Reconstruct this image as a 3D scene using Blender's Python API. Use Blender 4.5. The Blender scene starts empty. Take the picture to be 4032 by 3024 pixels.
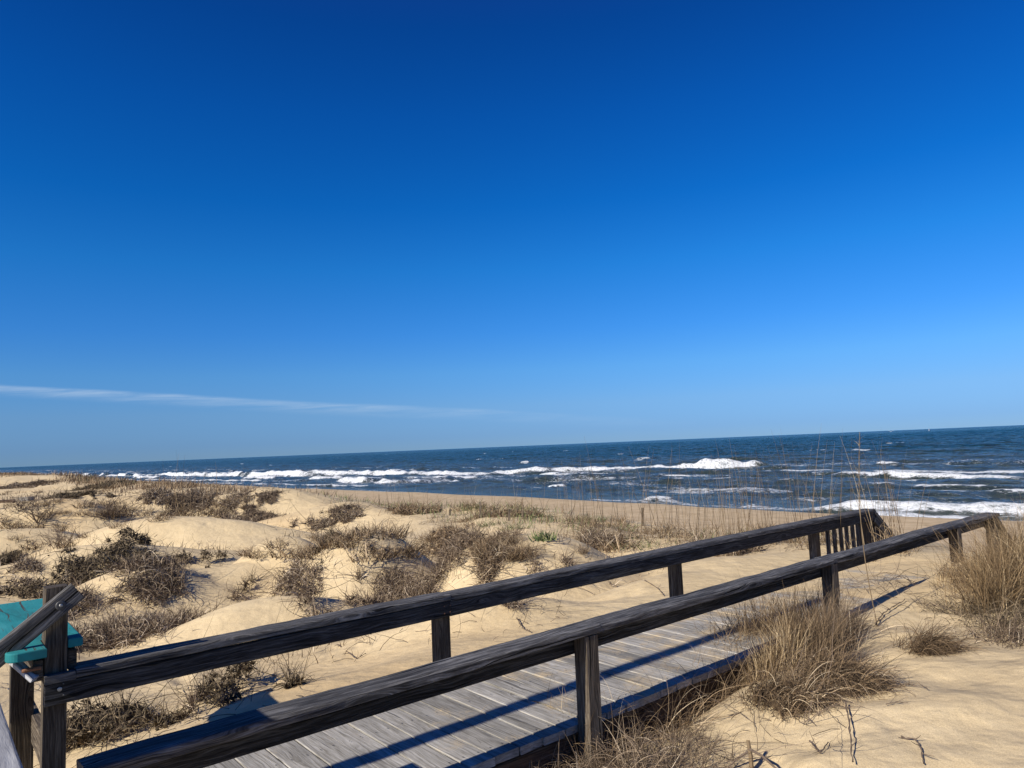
import bpy, math, random
import numpy as np
S = bpy.context.scene
COL = S.collection
rad = math.radians
rng = np.random.default_rng(7)
random.seed(7)

# ------------------------------------------------------------------ frame
F = 2780.0; CW, CH = 4032, 3024; CZ = 1.40
ro = rad(2.39); pt = math.atan(245*math.cos(ro)/F)
_r = np.array([1, 0, 0.]); FW = np.array([0, math.cos(pt), math.sin(pt)]); _u = np.array([0, -math.sin(pt), math.cos(pt)])
RR = _r*math.cos(ro)-_u*math.sin(ro); UU = _u*math.cos(ro)+_r*math.sin(ro)
TH = rad(50)                       # heading of the boardwalk
T = np.array([math.sin(TH), math.cos(TH), 0]); D = np.array([-T[1], T[0], 0]); ZV = np.array([0, 0, 1.])
SEA = -4.1
def W(t, d, z=0.0): return T*t + D*d + ZV*z
def px_ray(x, y): return FW + RR*(x-CW/2)/F - UU*(y-CH/2)/F
def px_at(x, y, z):
    q = px_ray(x, y); k = (z-CZ)/q[2]
    return q*k + np.array([0, 0, CZ])

# ------------------------------------------------------------------ noise
def _h(ix, iy, s):
    n = (ix.astype(np.int64)*374761393 + iy.astype(np.int64)*668265263 + s*1274126177) & 0xffffffff
    n = ((n ^ (n >> 13))*1274126177) & 0xffffffff
    return ((n ^ (n >> 16)) & 0xffff)/65535.0
def vn(x, y, s=0):
    x = np.asarray(x, float); y = np.asarray(y, float)
    ix = np.floor(x); iy = np.floor(y); fx = x-ix; fy = y-iy
    fx = fx*fx*fx*(fx*(fx*6-15)+10); fy = fy*fy*fy*(fy*(fy*6-15)+10)
    a = _h(ix, iy, s); b = _h(ix+1, iy, s); c = _h(ix, iy+1, s); d = _h(ix+1, iy+1, s)
    return (a+(b-a)*fx)+((c+(d-c)*fx)-(a+(b-a)*fx))*fy
def fbm(x, y, o=4, s=0, g=.5):
    v = 0; a = 1; n = 0
    for i in range(o):
        v = v+a*(vn(x*2**i+17.3*i, y*2**i-9.1*i, s+i)-.5); n += a; a *= g
    return v/n*2
def sst(a, b, x):
    k = np.clip((x-a)/(b-a), 0, 1); return k*k*(3-2*k)

# ------------------------------------------------------------------ materials
def newmat(name):
    m = bpy.data.materials.new(name); m.use_nodes = True
    nt = m.node_tree; b = nt.nodes['Principled BSDF']
    return m, nt, b
def N(nt, t, **k):
    n = nt.nodes.new(t)
    for a, v in k.items():
        if a in n.bl_rna.properties: setattr(n, a, v)
        else: n.inputs[a.replace('_', ' ')].default_value = v
    return n
def ramp(nt, stops):
    n = nt.nodes.new('ShaderNodeValToRGB'); e = n.color_ramp.elements
    while len(e) < len(stops): e.new(.5)
    for i, (p, c) in enumerate(stops):
        e[i].position = p; e[i].color = (*c, 1) if len(c) == 3 else c
    return n
def mapping(nt, src, scale, loc=(0, 0, 0)):
    m = nt.nodes.new('ShaderNodeMapping'); m.inputs['Scale'].default_value = scale; m.inputs['Location'].default_value = loc
    nt.links.new(src, m.inputs['Vector']); return m.outputs[0]
def noise(nt, vec, scale, detail=4, rough=.55, dist=0):
    n = nt.nodes.new('ShaderNodeTexNoise'); n.inputs['Scale'].default_value = scale
    n.inputs['Detail'].default_value = detail; n.inputs['Roughness'].default_value = rough; n.inputs['Distortion'].default_value = dist
    nt.links.new(vec, n.inputs['Vector']); return n
def mixc(nt, fac, a, b, mode='MIX'):
    n = nt.nodes.new('ShaderNodeMix'); n.data_type = 'RGBA'; n.blend_type = mode
    for i, v in ((0, fac), (6, a), (7, b)):
        if isinstance(v, (int, float)): n.inputs[i].default_value = v
        elif isinstance(v, tuple): n.inputs[i].default_value = (*v, 1)
        else: nt.links.new(v, n.inputs[i])
    return n.outputs[2]
def mth(nt, op, a, b=None, c=None, clamp=False):
    n = nt.nodes.new('ShaderNodeMath'); n.operation = op; n.use_clamp = clamp
    for i, v in enumerate((a, b, c)):
        if v is None: continue
        if isinstance(v, (int, float)): n.inputs[i].default_value = v
        else: nt.links.new(v, n.inputs[i])
    return n.outputs[0]
def mrange(nt, v, a, b, c=0, d=1, smooth=False):
    n = nt.nodes.new('ShaderNodeMapRange'); n.clamp = True
    if smooth: n.interpolation_type = 'SMOOTHSTEP'
    nt.links.new(v, n.inputs[0])
    for i, q in enumerate((a, b, c, d)): n.inputs[i+1].default_value = q
    return n.outputs[0]

def wood(name, dark, mid, light, crack=.5, bump=.6, paint=None, vs=1.0):
    m, nt, b = newmat(name)
    uv = nt.nodes.new('ShaderNodeUVMap').outputs[0]
    big = noise(nt, mapping(nt, uv, (2.2, 9, 1)), 1, 3, .5, .4)
    # wavy coordinates: grain lines bend round knots
    kn = nt.nodes.new('ShaderNodeTexVoronoi'); kn.inputs['Scale'].default_value = 1
    nt.links.new(mapping(nt, uv, (1.7, 9.5, 1)), kn.inputs['Vector'])
    knot = mrange(nt, kn.outputs['Distance'], .03, .34, 1, 0, True)
    knc = mrange(nt, kn.outputs['Distance'], .06, .14, 1, 0, True)
    sep = nt.nodes.new('ShaderNodeSeparateXYZ'); nt.links.new(uv, sep.inputs[0])
    v2 = mth(nt, 'MULTIPLY_ADD', big.outputs[0], .06, sep.outputs[1])
    v3 = mth(nt, 'MULTIPLY_ADD', knot, .035, v2)
    cmb = nt.nodes.new('ShaderNodeCombineXYZ'); nt.links.new(sep.outputs[0], cmb.inputs[0]); nt.links.new(v3, cmb.inputs[1])
    g1 = noise(nt, mapping(nt, cmb.outputs[0], (3.2, 85*vs, 1)), 1, 5, .66)
    g2 = noise(nt, mapping(nt, cmb.outputs[0], (11, 250*vs, 1)), 1, 3, .65)
    g3 = noise(nt, mapping(nt, uv, (1.5, 6, 1)), 1, 4, .6)
    ck = noise(nt, mapping(nt, cmb.outputs[0], (1.1, 46, 1), (3, 7, 0)), 1, 3, .5)
    gg = mth(nt, 'ADD', mth(nt, 'MULTIPLY', g1.outputs[0], .65), mth(nt, 'MULTIPLY', g2.outputs[0], .35))
    cr = ramp(nt, [(.39, dark), (.49, mid), (.61, light)])
    nt.links.new(gg, cr.inputs[0])
    tone = mrange(nt, g3.outputs[0], .3, .7, .62, 1.3)
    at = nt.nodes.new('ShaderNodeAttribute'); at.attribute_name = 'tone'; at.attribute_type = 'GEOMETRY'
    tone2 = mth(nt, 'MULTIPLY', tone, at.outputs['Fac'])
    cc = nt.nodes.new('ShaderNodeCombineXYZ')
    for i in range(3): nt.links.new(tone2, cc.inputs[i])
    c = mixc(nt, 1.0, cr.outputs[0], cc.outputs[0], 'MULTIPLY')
    c = mixc(nt, mth(nt, 'MULTIPLY', knc, .7), c, tuple(q*.35 for q in mid))
    ckm = mrange(nt, ck.outputs[0], .635, .67, 0, crack, True)
    c = mixc(nt, ckm, c, tuple(q*.15 for q in dark))
    rough = .82
    if name == 'grey_deck':      # sand drifted on the boards, thicker towards the sea end
        gp = nt.nodes.new('ShaderNodeNewGeometry').outputs['Position']
        dt = nt.nodes.new('ShaderNodeVectorMath'); dt.operation = 'DOT_PRODUCT'; nt.links.new(gp, dt.inputs[0]); dt.inputs[1].default_value = tuple(T)
        sn = noise(nt, gp, 3.5, 6, .68); sf = noise(nt, gp, 140, 2, .6)
        amt = mth(nt, 'ADD', mrange(nt, dt.outputs['Value'], 1.5, 5.2, .0, .22), mth(nt, 'MULTIPLY_ADD', sf.outputs[0], .25, sn.outputs[0]))
        c = mixc(nt, mth(nt, 'MULTIPLY', mrange(nt, amt, .74, .92), .8), c, (.52, .40, .235))
        st_ = noise(nt, mapping(nt, uv, (1.3, 7, 1), (9, 3, 0)), 1, 4, .6)
        c = mixc(nt, mrange(nt, st_.outputs[0], .6, .75, 0, .35), c, (.16, .115, .075))
    if paint:
        pn = noise(nt, mapping(nt, uv, (14, 60, 1)), 1, 5, .65)
        pn2 = noise(nt, mapping(nt, uv, (2, 5, 1)), 1, 3, .6)
        pm = mth(nt, 'MULTIPLY', mrange(nt, pn.outputs[0], .33, .37, 0, 1), mrange(nt, ck.outputs[0], .62, .645, 1, 0))
        pc = ramp(nt, [(.3, tuple(q*.6+.01 for q in paint)), (.5, paint), (.7, tuple(q*1.25+.02 for q in paint))]); nt.links.new(pn2.outputs[0], pc.inputs[0])
        c = mixc(nt, pm, tuple(q*.6 for q in dark), pc.outputs[0])
        rough = .8
    nt.links.new(c, b.inputs['Base Color']); b.inputs['Roughness'].default_value = rough
    b.inputs['Specular IOR Level'].default_value = .25
    hgt = mth(nt, 'SUBTRACT', gg, mth(nt, 'MULTIPLY', ckm, 1.4))
    bp = nt.nodes.new('ShaderNodeBump'); bp.inputs['Strength'].default_value = bump; bp.inputs['Distance'].default_value = .007
    nt.links.new(hgt, bp.inputs['Height']); nt.links.new(bp.outputs[0], b.inputs['Normal'])
    return m
M_rail = wood('weathered_dark_rail', (.018, .0165, .0155), (.078, .074, .071), (.23, .222, .213), 1.0, 1.0)
M_post = wood('weathered_post', (.022, .016, .011), (.080, .062, .044), (.20, .165, .12), .95, 1.0)
M_deck = wood('grey_deck', (.175, .160, .132), (.295, .277, .242), (.42, .40, .36), .6, .45)
M_fasc = wood('brown_joist', (.04, .022, .012), (.09, .055, .032), (.16, .11, .07), .5, .5)
M_pale = wood('pale_rail', (.16, .16, .165), (.33, .33, .34), (.48, .48, .48), .5, .5, vs=.45)
M_teal = wood('teal_paint', (.10, .09, .07), (.10, .09, .07), (.15, .13, .1), .35, .3, paint=(.017, .20, .21))

def m_sand():
    m, nt, b = newmat('dune_sand')
    geo = nt.nodes.new('ShaderNodeNewGeometry'); P = geo.outputs['Position']
    n1 = noise(nt, P, .9, 4, .55); n2 = noise(nt, P, 9, 4, .6); n3 = noise(nt, P, 190, 3, .75)
    n4 = noise(nt, mapping(nt, P, (1, 1, 1), (31, 7, 0)), .28, 3, .5)
    base = ramp(nt, [(.3, (.485, .375, .22)), (.52, (.58, .455, .27)), (.72, (.65, .52, .32))])
    nt.links.new(mth(nt, 'ADD', mth(nt, 'MULTIPLY', n1.outputs[0], .6), mth(nt, 'MULTIPLY', n2.outputs[0], .4)), base.inputs[0])
    g = ramp(nt, [(.33, (.70, .68, .65)), (.5, (1, 1, 1)), (.66, (1.2, 1.2, 1.2))]); nt.links.new(n3.outputs[0], g.inputs[0])
    c = mixc(nt, .85, base.outputs[0], g.outputs[0], 'MULTIPLY')
    # orange iron stain in patches of the dunes
    c = mixc(nt, mrange(nt, n4.outputs[0], .56, .72, 0, .22), c, (.50, .31, .13))
    at = nt.nodes.new('ShaderNodeAttribute'); at.attribute_name = 'beach'; at.attribute_type = 'GEOMETRY'
    nb = noise(nt, mapping(nt, P, (1, 1, 1), (3, 7, 0)), 1.3, 5, .65)
    bc = ramp(nt, [(.35, (.41, .30, .17)), (.6, (.545, .415, .25))]); nt.links.new(nb.outputs[0], bc.inputs[0])
    c = mixc(nt, mrange(nt, at.outputs['Fac'], 0, .5), c, bc.outputs[0])
    wet = mrange(nt, at.outputs['Fac'], .8, .95)
    c = mixc(nt, wet, c, (.22, .155, .095))
    nt.links.new(c, b.inputs['Base Color'])
    nt.links.new(mrange(nt, wet, 0, 1, .95, .35), b.inputs['Roughness'])
    b.inputs['Specular IOR Level'].default_value = .2
    # wind ripples, footprints, grains
    wv = nt.nodes.new('ShaderNodeTexNoise'); wv.inputs['Scale'].default_value = 1; wv.inputs['Detail'].default_value = 3
    nt.links.new(mapping(nt, P, (2.2, 3.4, 2.5)), wv.inputs['Vector'])
    vo = nt.nodes.new('ShaderNodeTexVoronoi'); vo.inputs['Scale'].default_value = 2.6; nt.links.new(P, vo.inputs['Vector'])
    dent = mth(nt, 'MULTIPLY', mrange(nt, vo.outputs['Distance'], 0, .22, -1, 0, True), mrange(nt, n1.outputs[0], .5, .6))
    h = mth(nt, 'ADD', mth(nt, 'MULTIPLY', wv.outputs[0], .06), mth(nt, 'MULTIPLY', n3.outputs[0], .0022))
    h = mth(nt, 'MULTIPLY_ADD', n2.outputs[0], .014, h)
    h = mth(nt, 'MULTIPLY_ADD', dent, .02, h)
    bp = nt.nodes.new('ShaderNodeBump'); bp.inputs['Strength'].default_value = .85; bp.inputs['Distance'].default_value = 1
    nt.links.new(h, bp.inputs['Height']); nt.links.new(bp.outputs[0], b.inputs['Normal'])
    return m
M_sand = m_sand()

def m_sea():
    m, nt, b = newmat('sea_water')
    geo = nt.nodes.new('ShaderNodeNewGeometry'); P = geo.outputs['Position']
    rot = nt.nodes.new('ShaderNodeVectorRotate'); rot.rotation_type = 'Z_AXIS'; rot.inputs['Angle'].default_value = -math.atan2(D[1], D[0])
    nt.links.new(P, rot.inputs['Vector']); Q = rot.outputs[0]       # x along the shore
    n0 = noise(nt, mapping(nt, Q, (.010, .028, .02)), 1, 4, .6)
    foam = nt.nodes.new('ShaderNodeAttribute'); foam.attribute_name = 'foam'; foam.attribute_type = 'GEOMETRY'
    shal = nt.nodes.new('ShaderNodeAttribute'); shal.attribute_name = 'shal'; shal.attribute_type = 'GEOMETRY'
    deep = mixc(nt, mrange(nt, n0.outputs[0], .4, .6), (.004, .030, .033), (.012, .034, .033))
    c = mixc(nt, shal.outputs['Fac'], deep, (.046, .064, .056))
    # foam lace
    f1 = noise(nt, mapping(nt, Q, (.45, .8, .6)), 1, 6, .68, .6)
    f2 = noise(nt, mapping(nt, Q, (2.6, 4.2, 3)), 1, 5, .7, .4)
    fl = mth(nt, 'ADD', mth(nt, 'MULTIPLY', f1.outputs[0], .55), mth(nt, 'MULTIPLY', f2.outputs[0], .45))
    thr = mrange(nt, foam.outputs['Fac'], 0, 1, .70, .33)
    fm = mrange(nt, mth(nt, 'SUBTRACT', fl, thr), -.01, .13)
    fm = mth(nt, 'MULTIPLY', fm, mrange(nt, foam.outputs['Fac'], .02, .12))
    nt.links.new(c, b.inputs['Base Color']); b.inputs['Roughness'].default_value = .2; b.inputs['Specular IOR Level'].default_value = .38
    b.inputs['IOR'].default_value = 1.33; nt.links.new(mrange(nt, shal.outputs['Fac'], .03, .7, .14, .5), b.inputs['Specular IOR Level'])
    w1 = noise(nt, mapping(nt, Q, (.30, .85, 1)), 1, 6, .66, .3)
    w2 = noise(nt, mapping(nt, Q, (1.6, 3.6, 3)), 1, 5, .6, .3)
    h = mth(nt, 'ADD', mth(nt, 'MULTIPLY', w1.outputs[0], 1.5), mth(nt, 'MULTIPLY', w2.outputs[0], .35))
    bp = nt.nodes.new('ShaderNodeBump'); bp.inputs['Strength'].default_value = 1; bp.inputs['Distance'].default_value = 1.7
    nt.links.new(h, bp.inputs['Height']); nt.links.new(bp.outputs[0], b.inputs['Normal'])
    fb = nt.nodes.new('ShaderNodeBsdfDiffuse'); fcol = ramp(nt, [(.36, (.50, .53, .53)), (.56, (.82, .84, .85))]); nt.links.new(f2.outputs[0], fcol.inputs[0]); nt.links.new(fcol.outputs[0], fb.inputs['Color'])
    bp2 = nt.nodes.new('ShaderNodeBump'); bp2.inputs['Strength'].default_value = .7; bp2.inputs['Distance'].default_value = .6
    nt.links.new(f2.outputs[0], bp2.inputs['Height']); nt.links.new(bp2.outputs[0], fb.inputs['Normal'])
    mx = nt.nodes.new('ShaderNodeMixShader'); nt.links.new(fm, mx.inputs[0]); nt.links.new(b.outputs[0], mx.inputs[1]); nt.links.new(fb.outputs[0], mx.inputs[2])
    nt.links.new(mx.outputs[0], nt.nodes['Material Output'].inputs['Surface'])
    return m
M_sea = m_sea()

def m_grass(name, stops, rough=.8):
    m, nt, b = newmat(name)
    at = nt.nodes.new('ShaderNodeAttribute'); at.attribute_name = 'tint'; at.attribute_type = 'GEOMETRY'
    r = ramp(nt, stops); nt.links.new(at.outputs['Fac'], r.inputs[0]); nt.links.new(r.outputs[0], b.inputs['Base Color'])
    b.inputs['Roughness'].default_value = rough; b.inputs['Specular IOR Level'].default_value = .2
    return m
M_tan = m_grass('dry_grass', [(0, (.05, .034, .020)), (.5, (.19, .130, .075)), (.85, (.36, .26, .155)), (1, (.60, .48, .32))])
M_brn = m_grass('brown_tangle', [(0, (.06, .042, .028)), (.5, (.19, .138, .092)), (.85, (.34, .26, .175)), (1, (.60, .50, .37))])
M_drk = m_grass('dark_bush', [(0, (.035, .027, .016)), (.55, (.13, .098, .06)), (1, (.30, .23, .145))])
M_gold = m_grass('golden_grass', [(0, (.08, .052, .028)), (.5, (.29, .20, .105)), (1, (.58, .45, .27))])
M_grn = m_grass('green_grass', [(0, (.05, .075, .03)), (.6, (.12, .16, .06)), (1, (.33, .30, .15))])
M_twig = m_grass('twig', [(0, (.045, .03, .02)), (1, (.20, .15, .11))])
M_oat = m_grass('oat_stalk', [(0, (.07, .048, .028)), (.6, (.17, .12, .07)), (1, (.36, .28, .17))])
def plain(name, c, rough=.5, metal=0):
    m, nt, b = newmat(name); P = nt.nodes.new('ShaderNodeNewGeometry').outputs['Position']
    n = noise(nt, P, 60, 3, .6); r = ramp(nt, [(.3, tuple(q*.75 for q in c)), (.7, tuple(min(1, q*1.15) for q in c))])
    nt.links.new(n.outputs[0], r.inputs[0]); nt.links.new(r.outputs[0], b.inputs['Base Color'])
    b.inputs['Roughness'].default_value = rough; b.inputs['Metallic'].default_value = metal
    return m
M_steel = plain('galvanised_steel', (.42, .42, .40), .45, .8)
M_dsteel = plain('dull_washer', (.10, .10, .10), .6, .6)
M_rust = plain('rusty_bolt', (.22, .10, .05), .8, .2)
M_white = plain('white_paint', (.8, .8, .8), .5)
M_hull = plain('pale_hull', (.6, .62, .66), .5)
M_gull = plain('seagull_feathers', (.75, .75, .76), .7)

# ------------------------------------------------------------------ objects
def tag(o, label=None, cat=None, group=None, kind=None):
    for k, v in (('label', label), ('category', cat), ('group', group), ('kind', kind)):
        if v: o[k] = v
    return o
def empty(name, loc, rz=0):
    o = bpy.data.objects.new(name, None); COL.objects.link(o); o.location = loc; o.rotation_euler[2] = rz; o.empty_display_size = .1
    return o
def mesh_np(name, V, Fc, mat, parent=None, attrs=None, uv=None, smooth=True, link=True):
    V = np.asarray(V, np.float32); me = bpy.data.meshes.new(name)
    k = Fc.shape[1]; n = len(Fc)
    me.vertices.add(len(V)); me.vertices.foreach_set('co', V.ravel())
    me.loops.add(n*k); me.loops.foreach_set('vertex_index', Fc.astype(np.int32).ravel())
    me.polygons.add(n); me.polygons.foreach_set('loop_start', np.arange(0, n*k, k, dtype=np.int32))
    me.polygons.foreach_set('use_smooth', np.full(n, smooth))
    me.update(calc_edges=True)
    for a, v in (attrs or {}).items():
        at = me.attributes.new(a, 'FLOAT', 'POINT'); at.data.foreach_set('value', np.asarray(v, np.float32))
    if mat: me.materials.append(mat)
    if not link: return me
    o = bpy.data.objects.new(name, me); COL.objects.link(o)
    if parent: o.parent = parent
    return o
def mesh_py(name, verts, faces, mat, parent=None, uvs=None, tone=1.0, smooth=False):
    me = bpy.data.meshes.new(name); me.from_pydata([tuple(map(float, v)) for v in verts], [], faces)
    if uvs is not None:
        l = me.uv_layers.new(name='UVMap'); l.data.foreach_set('uv', np.asarray(uvs, np.float32).ravel())
    at = me.attributes.new('tone', 'FLOAT', 'POINT'); at.data.foreach_set('value', np.full(len(verts), tone, np.float32))
    me.polygons.foreach_set('use_smooth', np.full(len(faces), smooth)); me.materials.append(mat); me.update()
    o = bpy.data.objects.new(name, me); COL.objects.link(o)
    if parent: o.parent = parent
    return o
_bid = [0]
def board(name, a, b, w, h, mat, parent=None, side=None, warp=.002, bev=.004, wear=0.0, tone=None, seg=.12, origin=None, caps=(0, 0), join=None, taper=None):
    """a board from a to b (centres of the end sections); w across `side`, h the other way; world coordinates."""
    _bid[0] += 1; sd = _bid[0]*13.7
    a = np.array(a, float); b = np.array(b, float); L = np.linalg.norm(b-a); ax = (b-a)/L
    side = np.array(side if side is not None else np.cross(ZV, ax), float); side -= ax*(side@ax); side /= np.linalg.norm(side)
    up = np.cross(ax, side)
    if up[2] < -1e-6: side = -side; up = -up
    n = max(2, int(L/seg)); hw, hh = w/2, h/2
    sec = [(-hw, -hh+bev), (-hw+bev, -hh), (hw-bev, -hh), (hw, -hh+bev), (hw, hh-bev), (hw-bev, hh), (-hw+bev, hh), (-hw, hh-bev)]
    if wear:   # rounder top arris
        e = wear; sec = [(-hw, -hh+bev), (-hw+bev, -hh), (hw-bev, -hh), (hw, -hh+bev), (hw, hh-e), (hw-e*.35, hh-e*.3), (hw-e, hh), (-hw+e, hh), (-hw+e*.35, hh-e*.3), (-hw, hh-e)]
    K = len(sec); per = [0]
    for i in range(K): per.append(per[-1]+math.dist(sec[i], sec[(i+1) % K]))
    V = []; Fc = []; uv = []; uo = (sd*3.17) % 50; vo = (sd*1.91) % 20
    S_ = np.linspace(0, 1, n+1); WX = fbm(S_*L*.8+sd, S_*0+1.3, 2)*warp*2; WZ = fbm(S_*L*.8+sd, S_*0+9.3, 2)*warp*2
    J_ = np.arange(len(sec)); QQ = fbm(S_[:, None]*L*5+sd+J_[None]*0, J_[None]*1.7+sd+S_[:, None]*0, 2); DE = fbm(J_*.9+sd, J_*0+4.1, 1)*.003
    for i in range(n+1):
        s = i/n; c = a+ax*L*s
        wx = WX[i]; wz = WZ[i]
        for j, (x, y) in enumerate(sec):
            q = QQ[i, j]*(warp*.8 + wear*.22*(y > 0))
            dd = DE[j] if i in (0, n) else 0
            V.append(c+side*(x+wx+(q if abs(x) > hw*.5 else 0)*.6)+up*(y+wz+q*.6)+ax*dd)
    for i in range(n):
        for j in range(K):
            j2 = (j+1) % K; Fc.append((i*K+j, (i+1)*K+j, (i+1)*K+j2, i*K+j2))
            u0, u1 = uo+L*i/n, uo+L*(i+1)/n; v0, v1 = vo+per[j], vo+per[j+1]
            uv += [(u0, v0), (u1, v0), (u1, v1), (u0, v1)]
    Fc.append(tuple(range(K))); uv += [(uo+s_[0]*4, vo+s_[1]*1.5) for s_ in sec]
    Fc.append(tuple(n*K+K-1-j for j in range(K))); uv += [(uo+3+sec[K-1-j][0]*4, vo+sec[K-1-j][1]*1.5) for j in range(K)]
    if tone is None: tone = .85+.3*random.random()
    V = np.array(V)
    if parent is not None: V = V-np.array(parent_origin(parent))
    o = mesh_py(name, V, Fc, mat, parent, uv, tone)
    return o
def parent_origin(p):
    v = np.zeros(3)
    while p is not None:
        v = v+np.array(p.location) if p.type == 'EMPTY' else v; p = p.parent
    return v
def nails(o, pts, r, mat):
    me = o.data; V = []; Fc = []; org = parent_origin(o.parent)
    bm = __import__('bmesh').new(); bm.from_mesh(me)
    for p in pts:
        vs = [bm.verts.new(tuple(np.array(p)-org+np.array([r*math.cos(a_*math.pi/3), r*math.sin(a_*math.pi/3), 0]))) for a_ in range(6)]
        f = bm.faces.new(vs); f.material_index = 1
    bm.to_mesh(me); bm.free(); me.materials.append(mat)
def disc(name, c, nrm, r, h, mat, parent, dome=.0, n=16):
    c = np.array(c, float); nrm = np.array(nrm, float)/np.linalg.norm(nrm)
    s = np.cross(nrm, ZV if abs(nrm[2]) < .9 else T); s /= np.linalg.norm(s); q = np.cross(nrm, s)
    V = []; Fc = []
    for k, (rr, hh) in enumerate(((r, -h), (r, h*.6), (r*.8, h), (r*.3, h+dome), )):
        for i in range(n):
            a = i/n*2*math.pi; V.append(c+s*rr*math.cos(a)+q*rr*math.sin(a)+nrm*hh)
    for k in range(3):
        for i in range(n): Fc.append((k*n+i, k*n+(i+1) % n, (k+1)*n+(i+1) % n, (k+1)*n+i))
    Fc.append(tuple(3*n+i for i in range(n)))
    V = np.array(V)-parent_origin(parent)
    return mesh_py(name, V, Fc, mat, parent, np.zeros((sum(len(f) for f in Fc), 2)), 1, True)

# ------------------------------------------------------------------ terrain
CR_D = [-60, -20, -4, 2, 5, 8, 12, 18, 36, 60, 90, 200, 2000]
CR_Z = [.9, .75, .45, .16, .0, -.06, -.04, -.02, .08, .22, .34, .45, .5]
def base_z(t, d):
    cr = np.interp(d, CR_D, CR_Z)
    tc = 9.2+1.2*fbm(d/9, d*0+3, 2, 50)*sst(5, 12, np.abs(d-3))
    land = cr-.16*sst(0, 5, tc-t)-.13*sst(4.4, 5.6, d)*sst(1.2, 3.0, tc-t)+.0*d - .25*sst(10, 60, d)*sst(4, 30, tc-t)
    z = land
    s = t-tc
    z = z*(1-sst(0, 11, s))+(-2.35)*sst(0, 11, s)
    z = z-.5*sst(20, 38, t)-1.6*sst(36, 52, t+1.8*fbm(d/26, d*0, 2, 9))-2.5*sst(52, 75, t)
    return z
def g2(X, Y, c, a, b, ang=0.0, p=2.0):
    x = X-c[0]; y = Y-c[1]; ca, sa = math.cos(ang), math.sin(ang)
    u = (x*ca+y*sa)/a; v = (-x*sa+y*ca)/b
    return np.exp(-(u*u+v*v)**(p/2))
MOUNDS = []      # x, y, height above the base, radii, angle
def mound(px, py, z, a, b, ang=0, p=2.2):
    P = px_at(px, py, z); t = P@T; d = P@D
    MOUNDS.append((P[0], P[1], z-float(base_z(np.array([t]), np.array([d]))[0]), a, b, ang, p))
mound(1404, 2070, .44, .95, .95, .15, 3.0)        # rounded mound, left of centre
mound(2040, 2100, .36, 1.15, .95, .0, 3.2)        # rounded mound, centre
mound(1110, 2110, .26, .8, .6, -.3, 2.6)
mound(700, 2030, .36, 2.4, 1.0, -.15, 2.6)        # dunes at left
mound(430, 2120, .22, 1.9, .75, .3, 2.6)
mound(150, 1985, .46, 2.2, 1.0, .25, 2.6)
mound(560, 1960, .44, 2.4, 1.2, .15, 2.6)
mound(40, 2060, .30, 1.5, .7, .3, 2.6)
mound(10, 1878, .72, 4.5, 3.0, .1)
mound(930, 1965, .30, 2.6, 1.1, 0, 2.6)
mound(1200, 2000, .20, 2.0, .9, 0, 2.6)
mound(330, 1945, .5, 2.4, 1.2, 0, 2.6)
mound(900, 2200, .04, 1.2, .6, .2, 2.6)
mound(620, 2240, .03, 1.1, .5, .1, 2.6)
mound(1100, 2330, .04, 1.0, .5, .3)
mound(1900, 2370, .05, 1.0, .45, .1)
mound(2620, 2250, .08, 1.0, .45, -.1, 2.6)
mound(2900, 2170, .18, 1.3, .6, -.1, 2.6)
mound(3980, 2330, .30, 1.3, .9, 0)
mound(3700, 2760, .04, .7, .28, .35); mound(3350, 2900, .04, .6, .22, .3); mound(3950, 2900, .05, .6, .3, -.2)
_fr = np.random.default_rng(12); FOOT = [(W(a, b)[0], W(a, b)[1]) for a, b in zip(_fr.uniform(1.5, 7, 14), _fr.uniform(-1, 2.2, 14))]+[(W(a, b)[0], W(a, b)[1]) for a, b in zip(_fr.uniform(.8, 7, 22), _fr.uniform(4.3, 6.6, 22))]
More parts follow.
